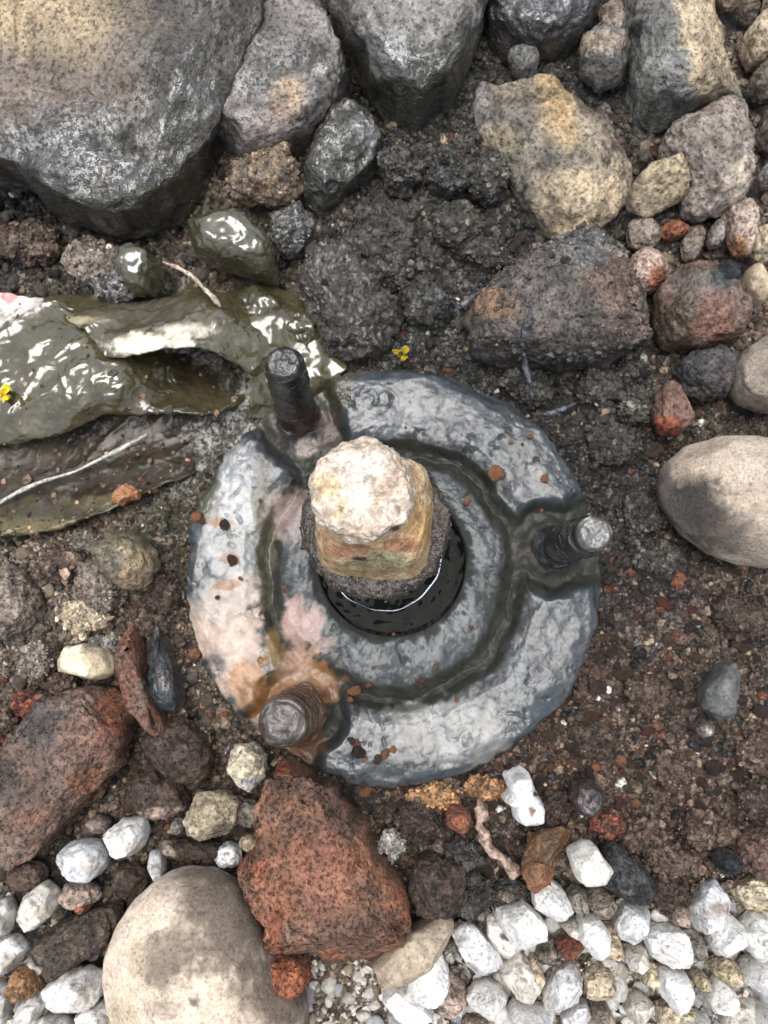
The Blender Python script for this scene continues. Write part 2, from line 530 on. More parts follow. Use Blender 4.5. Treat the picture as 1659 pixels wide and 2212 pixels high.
def axis(lo, hi, step):
    a = np.arange(lo, hi, step)
    e = np.array([.003, .008, .02, .05, .12, .3, .8, 2, 5, 12.])
    return np.concatenate([(lo - e)[::-1], a, a[-1] + e])
gx, gy = axis(-.24, .20, .0009), axis(-.225, .345, .0009)
GX, GY = np.meshgrid(gx, gy)
gX, gY = GX.ravel(), GY.ravel()
gZ = ground_h(gX, gY)
GV = np.stack([gX, gY, gZ], 1)
G2 = proj(GV)
gc = soil_and_shade_colour(np.clip(G2, -200, 2400))
gn = fbm(GV / .006 + 2, 4); gn2 = fbm(GV / .0022 + 4, 3)
gc = gc * (1 + .45 * gn + .25 * gn2)[:, None]
rust = .7 * sst(.35, .75, fbm(GV / .004 + 31, 3)) * sst(900, 1500, G2[:, 1]) * .55
gc = gc * (1 - rust[:, None]) + np.array((.15, .075, .045)) * rust[:, None]
gw = np.clip(.25 + .25 * gn, 0, 1)
mudm = mudmask(G2)
gc = gc * (1 - mudm[:, None]) + np.array((.062, .055, .031)) * (1 + .3 * gn)[:, None] * mudm[:, None]
gw = gw * (1 - mudm) + mudm * .7
gw = np.maximum(gw, .5 * np.clip(blob2(G2, 750, 620, 160, 140) + blob2(G2, 950, 680, 150, 120), 0, 1))
gF = grid_faces(len(gy), len(gx))
far = sst(.0, .02, np.maximum(np.maximum(-.24 - gX, gX - .199), np.maximum(-.225 - gY, gY - .344)))
GV[:, 2] = GV[:, 2] * (1 - far) - .012 * far
gc = gc * (1 - far[:, None]) + np.array((.085, .066, .052)) * far[:, None]
gw = gw * (1 - far)
ground = obj('ground', mesh_data('ground', GV, gF, gc, gw, M_SOIL))
tag(ground, 'dark damp soil with muddy wet patches around the flange', 'ground', kind='structure')

# ------------------------------------------------------------------ flange assembly
flange = empty('valve_flange', (FC[0], FC[1], 0))
tag(flange, 'round wet iron flange with three studs and a tall central stem, set in the soil', 'valve flange')
fl = np.array([FC[0], FC[1], 0])
BOLT = [(1190, 1184), (640, 898), (652, 1536)]
bw_ = [at(x, y, -.006)[0] - fl for x, y in BOLT]
nth = 960
rads = np.concatenate([[163] * 2, np.arange(163.4, 452, 2.3), [451, 452, 452]])
zoff = np.concatenate([[-40, -12], np.zeros(len(rads) - 5), [-6, -14, -40]]) / 1000.
th = np.arange(nth) / nth * 2 * np.pi
TH, RR = np.meshgrid(th, rads)
ZO = np.repeat(zoff, nth)
TH, RR = TH.ravel(), RR.ravel()
base = np.stack([np.cos(TH) * RR * U1, np.sin(TH) * RR * U1, np.zeros_like(TH)], 1)
wr = RR + 15 * fbm(base / .020 + 4, 5)
edge_n = fbm(base / .012 + 40, 3)
hole_c = np.array([-2., 22.]) * U1 * 1.0                       # the bore sits a little off centre
prof = np.interp(wr, [150, 162, 171, 200, 240, 254, 267, 279, 294, 325, 400, 432, 446, 452, 470],
                 [-7, -5.6, -4.2, -3.6, -4.4, -6.2, -7.4, -6.4, -2.2, -.2, .3, -.3, -1.6, -3.4, -6]) / 1000.
rec = np.zeros_like(TH)
for i, b in enumerate(bw_):
    d = np.hypot(base[:, 0] - b[0], base[:, 1] - b[1]) / U1
    ang = np.abs((TH - math.atan2(b[1], b[0]) + np.pi) % (2 * np.pi) - np.pi)
    lim = (.215, .23, .22)[i]
    k = np.maximum(1 - sst(78, 112, d + 10 * edge_n), (1 - sst(lim - .05, lim + .05, ang + .03 * edge_n)) * sst(265, 300, RR))
    rec = np.maximum(rec, k)
    lip = np.exp(-((d - 50 - 12 * edge_n) / 18) ** 2) * (.0014, .0018, .0030)[i]
    prof = np.where(k > 0, prof * (1 - k) + (-.0072 + lip) * k, prof)
pad = sst(272, 298, wr) * (1 - rec)
inner = 1 - sst(234, 264, wr)
# wrinkled skin of rust and mud
q = base / .012
wrk = ridge(q * np.array([1, 1, 1]) + .9 * fbm(base / .010, 3)[:, None], 3)
creep = sst(.62, .93, wrk) * sst(-.25, .35, fbm(base / .016 + 50, 3))
skin = .00024 * fbm(base / .0050 + 9, 4) - .0010 * creep * (pad + .7 * inner) + .0009 * fbm(base / .022 + 2, 3)
mudlump = .0006 * fbm(base / .008 + 19, 3) * np.clip(rec + (1 - pad) * (1 - inner), 0, 1)
Z = prof + skin + mudlump + ZO
rim = sst(425, 452, RR)
jit = 1 + rim * (.016 * edge_n + .006 * fbm(base / .004, 3))
V = np.stack([base[:, 0] * jit, base[:, 1] * jit, Z], 1)
P2 = proj(V + fl)
n1 = fbm(base / .02 + 3, 4); n2 = fbm(base / .004 + 6, 3)
blue = np.array((.054, .064, .071)); olive = np.array((.024, .025, .016))
c = blue[None] * (1 + .22 * n1 + .2 * n2)[:, None]
pw = base / .0052 + 1.3 * np.stack([fbm(base / .008 + k_, 3) for k_ in (60, 66, 69)], 1)
sq = fbm(pw + 12, 4); sq2 = fbm(pw * 2.3 + 33, 3)
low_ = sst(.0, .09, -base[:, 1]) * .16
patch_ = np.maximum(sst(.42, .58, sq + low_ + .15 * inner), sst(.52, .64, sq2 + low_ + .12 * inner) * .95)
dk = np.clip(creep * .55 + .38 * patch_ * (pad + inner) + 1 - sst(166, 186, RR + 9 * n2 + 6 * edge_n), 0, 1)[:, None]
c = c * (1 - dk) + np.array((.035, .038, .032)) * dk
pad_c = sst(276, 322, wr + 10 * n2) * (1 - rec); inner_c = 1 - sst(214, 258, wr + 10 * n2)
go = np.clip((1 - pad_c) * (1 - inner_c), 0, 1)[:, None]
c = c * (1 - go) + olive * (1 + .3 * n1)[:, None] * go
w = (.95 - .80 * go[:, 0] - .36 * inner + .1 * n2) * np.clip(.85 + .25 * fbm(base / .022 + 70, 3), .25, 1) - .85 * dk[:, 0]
def fb(cx, cy, rx, ry, colr, wetv=None, amt=1.0, soft=.5):
    global c, w
    d = np.sqrt(((P2[:, 0] - cx) / rx + .35 * n1) ** 2 + ((P2[:, 1] - cy) / ry + .35 * fbm(base / .011 + 77, 4)) ** 2) + .20 * n2 + .9 * np.clip(skin / .001, -.4, .4)
    k = (1 - sst(1.05 - soft * .5, 1.05 + soft * .4, d)) * amt
    c = c * (1 - k[:, None]) + np.array(colr) * (1 + .25 * n2 + .2 * n1)[:, None] * k[:, None]
    if wetv is not None:
        w = w * (1 - k) + wetv * k
fb(485, 1180, 75, 150, (.27, .275, .265), .85, .8)
fb(505, 1010, 60, 110, (.26, .27, .27), .95, .8)
fb(500, 1370, 85, 110, (.46, .37, .31), .30, .95)
fb(480, 1300, 70, 40, (.34, .31, .27), .5, .7)
fb(545, 1470, 45, 55, (.34, .21, .12), .35, .9)
fb(655, 1360, 55, 60, (.32, .235, .205), .4, .95)
fb(640, 1440, 50, 60, (.34, .235, .17), .4, .9)
fb(620, 1115, 42, 55, (.30, .235, .215), .5, .85)
fb(595, 1400, 22, 60, (.20, .14, .06), .5, .9)
fb(630, 1515, 90, 85, (.21, .115, .05), .45, .95)
fb(650, 1590, 70, 60, (.13, .07, .04), .35, .8)
fb(660, 965, 35, 30, (.30, .23, .20), .7, .7)
fb(700, 925, 25, 60, (.09, .05, .035), .6, .7)
fb(430, 1050, 40, 90, (.07, .066, .04), .8, .9)
fb(560, 880, 90, 60, (.065, .062, .038), .7, .95)
fb(690, 830, 60, 40, (.065, .062, .038), .7, .9)
fb(575, 1130, 22, 170, (.085, .078, .05), .6, .8)
fb(1000, 1580, 160, 60, (.30, .30, .28), .75, .5)
fb(470, 1130, 30, 8, (.3, .17, .09), .4, .8)
fb(490, 1208, 26, 12, (.26, .16, .1), .4, .8)
fb(490, 1262, 34, 10, (.28, .16, .09), .4, .8)
side = sst(449, 452, RR)[:, None]
c = c * (1 - side) + np.array((.13, .10, .075)) * (1 + .4 * n2)[:, None] * side
w = np.clip(w * (1 - .6 * side[:, 0]), 0, 1)
# bore wall centred on the bore
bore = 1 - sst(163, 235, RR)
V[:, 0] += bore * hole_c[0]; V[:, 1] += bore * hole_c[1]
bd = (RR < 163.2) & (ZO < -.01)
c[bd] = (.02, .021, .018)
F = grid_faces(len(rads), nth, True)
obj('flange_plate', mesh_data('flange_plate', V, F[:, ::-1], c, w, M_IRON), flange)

# studs: threaded, worn, each leaning its own way
def stud(name, b, t, zb, zt, r_b, dome, cols, wetv, seed, tip=None, wear=.6):
    A = at(b[0], b[1], zb)[0]; T = at(t[0], t[1], zt)[0]
    ax = T - A; L = np.linalg.norm(ax); ax /= L
    e1 = np.cross(ax, [0, 1, 0]); e1 /= np.linalg.norm(e1); e2 = np.cross(ax, e1)
    ns, nr = 64, 150
    s = np.concatenate([np.linspace(0, L - dome, nr), L - dome + dome * np.sin(np.linspace(.05, 1, 26) * np.pi / 2)])
    rr = np.concatenate([np.full(nr, r_b), r_b * np.cos(np.linspace(.05, 1, 26) * np.pi / 2) ** .55])
    rr[-1] = 1e-5
    th = np.arange(ns) / ns * 2 * np.pi
    S, TH = np.repeat(s, ns), np.tile(th, len(s)); R = np.repeat(rr, ns)
    ph = (S / .0022 + TH / (2 * np.pi)) % 1
    ridge_ = (np.abs(ph - .5) * 2 - .5) * .0015
    body = (S < L - dome * .9)
    loc_ = np.stack([np.cos(TH) * R, np.sin(TH) * R, S], 1)
    nn = fbm(loc_ / .006 + seed, 4)
    R2 = R + np.where(body, ridge_ * np.clip(wear + .5 * nn, 0, 1), 0) + nn * .0006 * np.clip(R / r_b, 0, 1)
    R2 = R2 + .0042 * np.exp(-S / .0075) * (1 + .5 * nn)          # sludge gathered round the foot
    if tip:                                   # a narrower tip turned on the end
        R2 = np.where(S > L - dome - tip, np.minimum(R2, r_b * .90), R2)
    zz = S + np.where(~body, fbm(loc_ / .003 + seed, 3) * .0007 + .0006 * fbm(np.stack([R / .0013 + nn * .9, R * 0, S * 0], 1) + seed * 3, 3), 0)
    V = A + (np.cos(TH) * R2)[:, None] * e1 + (np.sin(TH) * R2)[:, None] * e2 + zz[:, None] * ax
    k = sst(.0, .9, S / L + .25 * nn)[:, None]
    c = np.array(cols[0]) * (1 - k) + np.array(cols[1]) * k
    tp = sst(L - dome * 1.1, L - dome * .2, S)[:, None]
    c = c * (1 - tp) + np.array(cols[2]) * tp
    c = c * np.clip(1 + .4 * nn + .25 * fbm(loc_ / .0018 + seed, 3) + .55 * tp[:, 0] * fbm(np.stack([R / .0013 + nn * .9, R * 0, S * 0], 1) + seed * 3, 3), .25, 2.2)[:, None]
    w = np.clip(wetv * (1 - .45 * tp[:, 0]) + .15 * nn, 0, 1)
    return obj(name, mesh_data(name, V - fl, grid_faces(len(s), ns, True), c, w, M_STUD), flange)
stud('stud', (1192, 1184), (1287, 1152), -.010, .066, .0082, .0055, ((.022, .022, .016), (.034, .035, .03), (.12, .12, .11)), .9, 1, tip=.004)['label'] = 'upright stud with a pale grey domed tip'
stud('stud', (644, 905), (612, 782), -.010, .064, .0087, .0062, ((.05, .024, .015), (.018, .019, .014), (.026, .027, .02)), .95, 2, wear=.35)['label'] = 'dark muddy stud with rusty foot'
stud('stud', (652, 1536), (609, 1562), -.010, .046, .0109, .0062, ((.15, .08, .04), (.12, .075, .045), (.105, .088, .074)), .5, 3, wear=1.0)['label'] = 'stud with a brown scored tip and bright rim'

# stem
GRIT2 = []
def loft(name, secs, cols, mat, parent, ns=144, amp=.0006, seed=0, wetv=.3, octo=0.0, sub=7, blobs=(), fscale=.005, grit=0):
    """secs: (X, Y, zmm, R, squareness, rot)"""
    S = np.array(secs, float)
    k = np.arange(len(S)); s = np.linspace(0, len(S) - 1, (len(S) - 1) * sub + 1)
    I = [np.interp(s, k, S[:, j]) for j in range(6)]
    th = np.arange(ns) / ns * 2 * np.pi
    rows = []
    for x, y, z, R, sq, rot in zip(*I):
        t = th - math.radians(rot)
        sup = (np.abs(np.cos(t)) ** 5 + np.abs(np.sin(t)) ** 5) ** (-1 / 5.)
        r = R * (1 - sq + sq * sup)
        if octo:
            t8 = (t + .2) % (np.pi / 4) - np.pi / 8
            r = r * (1 - octo + octo * math.cos(np.pi / 8) / np.cos(t8) * 1.03)
        rows.append(at(x + r * np.cos(th), y + r * np.sin(th), z / 1000.))
    V = np.vstack(rows)
    C = np.repeat(np.array([r.mean(0) for r in rows]), ns, 0)
    out = V - C; out /= np.linalg.norm(out, axis=1)[:, None] + 1e-9
    nn = fbm(V / fscale + seed, 4)
    R_ = np.repeat(I[3], ns)
    V = V + out * (nn * amp * np.clip(R_ / 60, 0, 1))[:, None]
    V[:, 2] += fbm(V / (fscale * .7) + seed + 5, 4) * amp * .8
    P2 = proj(V)
    c, w = paint(P2, V, cols, .012, blobs, wetv, .6, 1.0, seed)
    if grit:
        pk = np.random.default_rng(4).integers(int(len(V) * .3), len(V), grit)
        GRIT2.append((V[pk], c[pk]))
    return obj(name, mesh_data(name, V - fl, grid_faces(len(rows), ns, True), c, w, mat), parent)
stem = loft('stem', [(845, 1212, -34, 72, 0, 0), (838, 1190, 5, 82, 0, 0), (828, 1168, 34, 98, 0, 0), (819, 1150, 46, 122, 0, 0), (815, 1142, 51, 140, 0, 0), (813, 1138, 53, 100, 0, 0)],
            ((.16, .11, .075), (.09, .07, .05), (.04, .03, .025)), M_STEM, flange, seed=2, wetv=.6)
loft('collar', [(815, 1141, 50, 120, 0, 0), (815, 1141, 50.5, 148, 0, 0), (813, 1137, 53, 158, 0, 0), (812, 1134, 59, 160, 0, 0), (812, 1133, 61, 154, 0, 0), (812, 1132, 61.5, 112, 0, 0)],
     ((.046, .033, .022), (.07, .05, .034), (.018, .014, .01)), M_STEM, stem, seed=5, wetv=.4, octo=.35, amp=.0016, sub=12, fscale=.0035, grit=900)
loft('square_head', [(810, 1127, 60, 125, .85, 4), (809, 1122, 64, 124, .85, 4), (806, 1103, 78, 121, .8, 4), (804, 1094, 84, 114, .65, 4), (799, 1083, 88, 106, .4, 4), (792, 1072, 92, 101, .2, 4), (786, 1065, 94, 98, 0, 0)],
     ((.50, .36, .21), (.58, .46, .30), (.26, .14, .075)), M_STEM, stem, seed=8, wetv=.25, amp=.0007,
     blobs=[(820, 1212, 70, 22, (.25, .26, .16), .6, .4, .8), (745, 1188, 55, 18, (.32, .17, .09), .6, .3, .8), (905, 1130, 40, 60, (.52, .33, .14), .6, .3, .7), (760, 1235, 90, 14, (.33, .25, .14), .6, .3, .6), (775, 1206, 16, 5, (.02, .02, .015), .4, .3, .95), (870, 1180, 40, 16, (.36, .17, .09), .6, .3, .7)])
loft('stem_tip', [(787, 1066, 93, 98, 0, 0), (785, 1065, 95, 106, 0, 0), (783, 1063, 98, 109, 0, 0), (781, 1061, 104, 110, 0, 0), (781, 1061, 108, 106, 0, 0), (781, 1061, 110, 98, 0, 0), (781, 1061, 110.6, 80, 0, 0), (781, 1061, 111, 50, 0, 0), (781, 1061, 111.2, 24, 0, 0), (781, 1061, 111.2, .3, 0, 0)],
     ((.50, .42, .335), (.60, .53, .45), (.27, .21, .165)), M_STEM, stem, seed=12, wetv=.2, amp=.0018, sub=9,
     blobs=[(850, 1050, 40, 40, (.52, .40, .31), .8, .3, .5), (705, 1050, 25, 30, (.58, .44, .24), .8, .3, .7), (745, 1100, 25, 20, (.60, .46, .26), .8, .3, .6), (855, 1142, 10, 8, (.08, .06, .04), .5, .3, .9), (780, 1000, 60, 30, (.74, .69, .62), .8, .5, .7), (775, 1080, 30, 50, (.74, .69, .60), .8, .5, .7)])

# standing water in the bore, with the raised meniscus where it clings to the stem
rw = np.concatenate([np.linspace(60, 128, 20), np.linspace(129, 141, 30), np.linspace(142, 164, 16)])
nw = 200
tw = np.arange(nw) / nw * 2 * np.pi
TW, RW = np.meshgrid(tw, rw); TW, RW = TW.ravel(), RW.ravel()
zw = .00025 * fbm(np.stack([np.cos(TW) * RW, np.sin(TW) * RW, RW * 0], 1) / 30., 3)
wc = at(845, 1207, -.016)[0]
VW = np.stack([np.cos(TW) * RW * U1, np.sin(TW) * RW * U1, zw], 1)
water = obj('water', mesh_data('water', VW, grid_faces(len(rw), nw, True)[:, ::-1], None, None, M_WATER), None, wc)
tag(water, 'black water standing in the bore around the stem', 'water', kind='structure')
# grit crusted on the collar, a joined sub-part
_P, _c = GRIT2[0]
_rg = np.random.default_rng(3)
_bm = bmesh.new(); bmesh.ops.create_icosphere(_bm, subdivisions=1, radius=1.0)
_iv = np.array([v.co[:] for v in _bm.verts]); _if = np.array([[v.index for v in f.verts] for f in _bm.faces]); _bm.free()
_r = np.exp(_rg.normal(math.log(.00045), .4, len(_P))).clip(.0002, .0012)
_V = (_iv[None] * _rg.uniform(.6, 1.3, (len(_P), len(_iv), 1)) * _r[:, None, None] + _P[:, None] - fl).reshape(-1, 3)
_F = (_if[None] + (np.arange(len(_P)) * len(_iv))[:, None, None]).reshape(-1, 3)
_cc = np.repeat(_c * np.exp(_rg.normal(-.45, .6, (len(_P), 1))), len(_iv), 0)
_o = obj('collar_grit', mesh_data('collar_grit', _V, _F, _cc, .45, M_STEM, smooth=False), stem)
_o['kind'] = 'stuff'

# metal ring added to imitate the sky reflection arc on the water
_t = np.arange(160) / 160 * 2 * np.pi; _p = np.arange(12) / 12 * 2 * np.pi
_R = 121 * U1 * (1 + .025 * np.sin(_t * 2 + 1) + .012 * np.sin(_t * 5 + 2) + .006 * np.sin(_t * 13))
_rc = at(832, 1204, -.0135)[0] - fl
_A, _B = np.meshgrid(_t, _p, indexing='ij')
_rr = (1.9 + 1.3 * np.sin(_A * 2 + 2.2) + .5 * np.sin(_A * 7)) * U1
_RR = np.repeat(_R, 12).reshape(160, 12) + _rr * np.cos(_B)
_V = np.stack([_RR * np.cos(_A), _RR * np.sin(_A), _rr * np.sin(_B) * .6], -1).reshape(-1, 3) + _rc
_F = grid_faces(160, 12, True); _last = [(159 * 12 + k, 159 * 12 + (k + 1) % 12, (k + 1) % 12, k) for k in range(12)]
_mr = bpy.data.materials.new('reflection_ring_metal'); _mr.use_nodes = True
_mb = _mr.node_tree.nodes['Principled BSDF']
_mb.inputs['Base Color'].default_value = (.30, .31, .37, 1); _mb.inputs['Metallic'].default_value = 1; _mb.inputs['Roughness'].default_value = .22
obj('reflection_ring', mesh_data('reflection_ring', _V, np.vstack([_F, np.array(_last)]), None, None, _mr), flange)
# ------------------------------------------------------------------ big rocks round the top
G_ROCK = 'large rocks around the flange'
rock('boulder', 'largest grey boulder, dry tan at the corner and glossy wet on its near slope', 'boulder',
     [(-90, -90), (300, -100), (590, -90), (592, 20), (572, 100), (545, 150), (515, 210), (500, 260), (480, 300), (445, 350), (400, 405), (360, 450), (310, 482), (260, 492),
      (215, 478), (170, 455), (120, 425), (80, 400), (30, 382), (-40, 378), (-110, 360)], 54, -6, ((.105, .094, .08), (.165, .148, .126), (.025, .023, .02)), M_STONE, .25, f=5, p=.26, amp=.06, fs=.97,
     blobs=[(80, 20, 230, 110, (.47, .38, .26), .8, .0, .9), (60, 190, 160, 90, (.23, .19, .16), .8, .05, .6), (400, 90, 130, 110, (.075, .07, .062), .8, .3, .75), (250, 190, 60, 50, (.24, .20, .165), .8, 0, .6), (170, 340, 190, 110, (.052, .052, .045), .7, .98, .85),
            (430, 250, 110, 120, (.055, .052, .036), .7, .95, .85), (330, 400, 130, 100, (.052, .048, .028), .7, .95, .9), (525, 150, 35, 110, (.08, .075, .045), .6, .95, .9), (80, 440, 130, 50, (.05, .05, .035), .6, .7, .9), (345, 30, 30, 14, (.40, .36, .33), .5, .0, .9)],
     cuts=[(-.05, -.15, .98, 300, 300, 42), (.5, -.3, .8, 480, 170, 38)], speck=.8)
rock('wet_rock', 'wet grey rock with a peach patch, wedged between the boulder and the dark rock', 'rock',
     [(560, -60), (655, -50), (668, 10), (700, 60), (735, 115), (752, 160), (748, 205), (715, 265), (662, 308), (605, 340), (548, 352), (500, 338), (470, 300), (480, 220), (520, 120)], 46, -8,
     ((.15, .14, .13), (.22, .20, .185), (.045, .043, .04)), M_STONE, .5, f=5, p=.36, fs=.95, amp=.05, blobs=[(620, 210, 40, 50, (.46, .35, .25), .8, .1, .8), (590, 290, 60, 50, (.34, .29, .26), .8, .1, .7), (725, 150, 35, 90, (.24, .23, .20), .6, .9, .7), (560, 130, 60, 60, (.10, .1, .085), .6, .7, .6), (640, 40, 50, 60, (.30, .28, .26), .7, .1, .7)], speck=.6)
rock('dark_rock', 'big dark wet rock at the top, pale dry speckle above and black below', 'rock',
     [(712, -80), (1040, -80), (1040, 40), (1028, 105), (1000, 170), (955, 225), (908, 262), (862, 245), (820, 205), (780, 150), (745, 80), (715, 50)], 56, -8,
     ((.07, .07, .063), (.13, .128, .115), (.026, .025, .023)), M_STONE, .55, f=5, p=.33, amp=.06, fs=.96, blobs=[(850, 10, 190, 70, (.30, .29, .265), .9, .1, .8), (900, 190, 90, 70, (.05, .05, .033), .6, .8, .8), (850, 110, 30, 60, (.2, .2, .2), .6, 1, .5)], cuts=[(.0, -.2, .97, 870, 90, 44)], speck=.7)
rock('wet_boulder', 'blackish rounded rock with a glossy speckled top, at the top edge', 'rock',
     [(1046, -60), (1160, -75), (1285, -60), (1284, 45), (1255, 88), (1200, 114), (1150, 120), (1100, 106), (1062, 76), (1046, 30)], 44, -6, 'dark', M_STONE, .95, f=3, p=.45, amp=.04, blobs=[(1170, 30, 100, 50, (.10, .10, .105), .8, 1, .7)], speck=.4)
rock('block_rock', 'blocky rock with a grey-green speckled face and a dry tan side', 'rock',
     [(1342, -70), (1440, -70), (1520, -20), (1562, 55), (1590, 130), (1607, 188), (1598, 216), (1530, 236), (1440, 257), (1392, 247), (1366, 205), (1358, 120), (1343, 40)], 52, -6,
     ((.21, .215, .20), (.29, .29, .27), (.07, .07, .067)), M_STONE, 0, f=2, p=.45, amp=.035, fs=.97, blobs=[(1545, 80, 62, 150, (.52, .43, .31), .35, 0, .95), (1500, 12, 45, 50, (.50, .42, .30), .35, 0, .9), (1470, 235, 130, 25, (.10, .10, .09), .5, .1, .8), (1400, 20, 60, 80, (.15, .14, .13), .8, 0, .5)],  # dark blob along the bottom face paints its shade
     cuts=[(.72, .12, .62, 1535, 100, 42), (0, -.75, .55, 1450, 222, 32)], speck=.65)
rock('leaning_stone', 'narrow olive-black wet stone leaning below the big dark rock', 'rock',
     [(760, 235), (800, 258), (826, 310), (815, 362), (772, 402), (722, 442), (682, 456), (654, 432), (660, 388), (690, 308), (722, 258)], 34, -6, ((.055, .055, .042), (.085, .085, .07), (.02, .02, .018)), M_STONE, .9, f=5, p=.5, amp=.05, blobs=[(790, 285, 40, 40, (.14, .14, .135), .7, 1, .6)])
rock('tan_slab', 'half buried tan and yellow slab with dark stains, right of centre at the top', 'slab',
     [(1035, 178), (1090, 168), (1150, 198), (1185, 172), (1215, 195), (1262, 240), (1302, 262), (1338, 335), (1360, 400), (1340, 455), (1300, 502), (1232, 530), (1190, 522), (1138, 470), (1088, 390), (1038, 330), (1013, 270), (1016, 220)], 30, -14,
     ((.27, .235, .185), (.37, .32, .25), (.09, .085, .08)), M_STONE, 0, f=4, p=.5, amp=.05, blobs=[(1195, 205, 40, 70, (.50, .37, .21), .7, 0, .75), (1225, 270, 22, 50, (.50, .37, .22), .7, 0, .6), (1250, 440, 100, 80, (.48, .40, .28), .8, 0, .7), (1120, 260, 60, 40, (.15, .15, .145), .7, 0, .6), (1110, 380, 50, 110, (.13, .125, .115), .7, 0, .7), (1040, 230, 30, 60, (.2, .2, .2), .7, 0, .7), (1190, 480, 60, 50, (.16, .13, .1), .7, 0, .5), (1075, 300, 50, 30, (.42, .36, .24), .7, 0, .5), (1180, 330, 40, 30, (.14, .135, .125), .8, 0, .7), (1250, 350, 50, 20, (.17, .16, .14), .8, 0, .6)], speck=.85)
rock('small_grey_stone', 'small grey stone lying on the top of the tan slab', 'stone', E(1124, 170, 32, 32), 16, -7, 'greyblue', f=6)
rock('half_buried_stone', 'dark damp grey stone sunk in soil left of the blocky rock', 'stone', [(1240, 130), (1290, 105), (1338, 122), (1345, 170), (1330, 212), (1285, 222), (1245, 190)], 26, -6, 'greyblue', f=6, wet=.3, blobs=[(1290, 90, 60, 25, (.28, .23, .17), .6)])
rock('tan_lump', 'dull tan lump of earth between the dark rounded rock and the blocky rock', 'clod', E(1312, 85, 34, 42), 18, -6, 'greybrown', M_SCORIA, f=3, amp=.1)
rock('rounded_rock', 'rounded grey-brown pitted rock under the blocky rock', 'rock',
     [(1560, 228), (1592, 242), (1612, 292), (1622, 380), (1602, 432), (1560, 456), (1512, 470), (1480, 460), (1468, 420), (1458, 380), (1420, 322), (1440, 290), (1500, 260)], 38, -6, ((.27, .235, .205), (.34, .30, .265), (.10, .085, .075)), M_STONE, 0, f=6, p=.68, amp=.05, blobs=[(1600, 400, 40, 60, (.50, .44, .36), .7), (1520, 330, 60, 40, (.17, .155, .14), .8, 0, .5)], pits=.5, speck=.65)
rock('wedge_stone', 'tan wedge-shaped stone beside the rounded grey-brown rock', 'stone',
     [(1380, 396), (1450, 370), (1466, 400), (1470, 440), (1420, 466), (1392, 478), (1350, 462), (1344, 438), (1366, 410)], 26, -4, ((.38, .32, .22), (.44, .37, .27), (.17, .14, .1)), M_STONE, 0, f=5, p=.55, amp=.035, cuts=[(.1, -.8, .5, 1420, 450, 14)], speck=.3)
G_EDGE = 'stones along the right edge'
for lab, args, h, pal in [
    ('pale tan stone cut by the top right corner', (1575, 5, 62, 38, 15), 30, 'tan'),
    ('tan pebble at the right edge under the corner stone', (1648, 50, 26, 30, 0), 24, 'tan'),
    ('dark gap-filling stone behind the blocky rock', (1590, 65, 26, 22, 30), 14, 'greybrown'),
    ('round tan pebble right of the blocky rock', (1622, 132, 36, 46, 0), 30, 'tan'),
    ('grey stone tucked under the round tan pebble', (1640, 215, 44, 38, 20), 26, 'grey'),
    ('tall grey-brown stone right of the rounded rock', (1655, 305, 38, 66, 0), 28, 'greybrown'),
    ('flat light grey pebble at the right edge beside the rounded rock', (1645, 405, 32, 24, -20), 18, 'lightgrey')]:
    rock('edge_stone', lab, 'stone', EA(*args), h, -6, pal, f=7, amp=.06, group=G_EDGE)
rock('red_chip', 'small brick-red chip under the tan wedge stone', 'stone', E(1450, 507, 32, 18, -10), 12, -6, 'orange', M_SCORIA, f=5)
rock('grey_brown_stone', 'dull brown stone left of the brick-red chip', 'stone', E(1385, 515, 34, 38), 14, -8, 'greybrown', f=5)
rock('flat_stone', 'grey-beige flat stone right of the brick-red chip', 'stone', E(1492, 530, 22, 40, 15), 12, -6, 'greybrown', f=5)
rock('pale_sliver', 'pale curved sliver of stone near the pinkish crumbly stone', 'stone', E(1540, 515, 16, 30, 10), 14, -6, 'lightgrey', f=4)
rock('pinkish_stone', 'pinkish crumbly stone with an orange lower end', 'stone', [(1560, 455), (1600, 448), (1626, 470), (1622, 520), (1608, 562), (1580, 560), (1566, 520), (1554, 480)], 20, -5, 'pinkish', M_SCORIA, f=4, blobs=[(1590, 540, 22, 30, 'ochre')])
rock('cream_stone', 'cream angular stone at the right edge by the pinkish stone', 'stone', [(1625, 505), (1680, 495), (1690, 560), (1640, 574), (1617, 550)], 22, -4, 'cream', f=6)
rock('long_pebble', 'elongated tan pebble standing at the right edge', 'stone', E(1632, 618, 24, 42, -15), 22, -5, 'tan', M_SMOOTH, f=3, amp=.03)
rock('scoria_block', 'large rough grey and reddish scoria block above the flange', 'rock',
     [(1182, 542), (1235, 518), (1272, 512), (1332, 532), (1378, 600), (1412, 682), (1405, 740), (1352, 772), (1290, 785), (1205, 792), (1105, 800), (1032, 782), (1005, 742), (1002, 690), (1040, 648), (1082, 600), (1130, 560)], 40, -12,
     ((.105, .098, .09), (.155, .135, .122), (.035, .033, .03)), M_SCORIA, .1, f=4, p=.6, amp=.065, blobs=[(1065, 655, 60, 35, (.30, .20, .13), .7, .05, .75), (1330, 600, 70, 60, (.22, .15, .12), .9, 0, .6), (1350, 690, 60, 60, (.21, .155, .135), .9, 0, .6), (1270, 540, 60, 40, (.17, .175, .175), .8, 0, .6), (1180, 760, 200, 50, (.07, .065, .058), .7, 0, .7)], pits=1, speck=.6, grit=700)
rock('reddish_lump', 'pinkish-brown lump at the right shoulder of the scoria block', 'stone', E(1395, 590, 42, 46), 24, -8, 'pinkish', M_SCORIA, f=3, blobs=[(1420, 600, 20, 30, 'orange')], mix=.4)
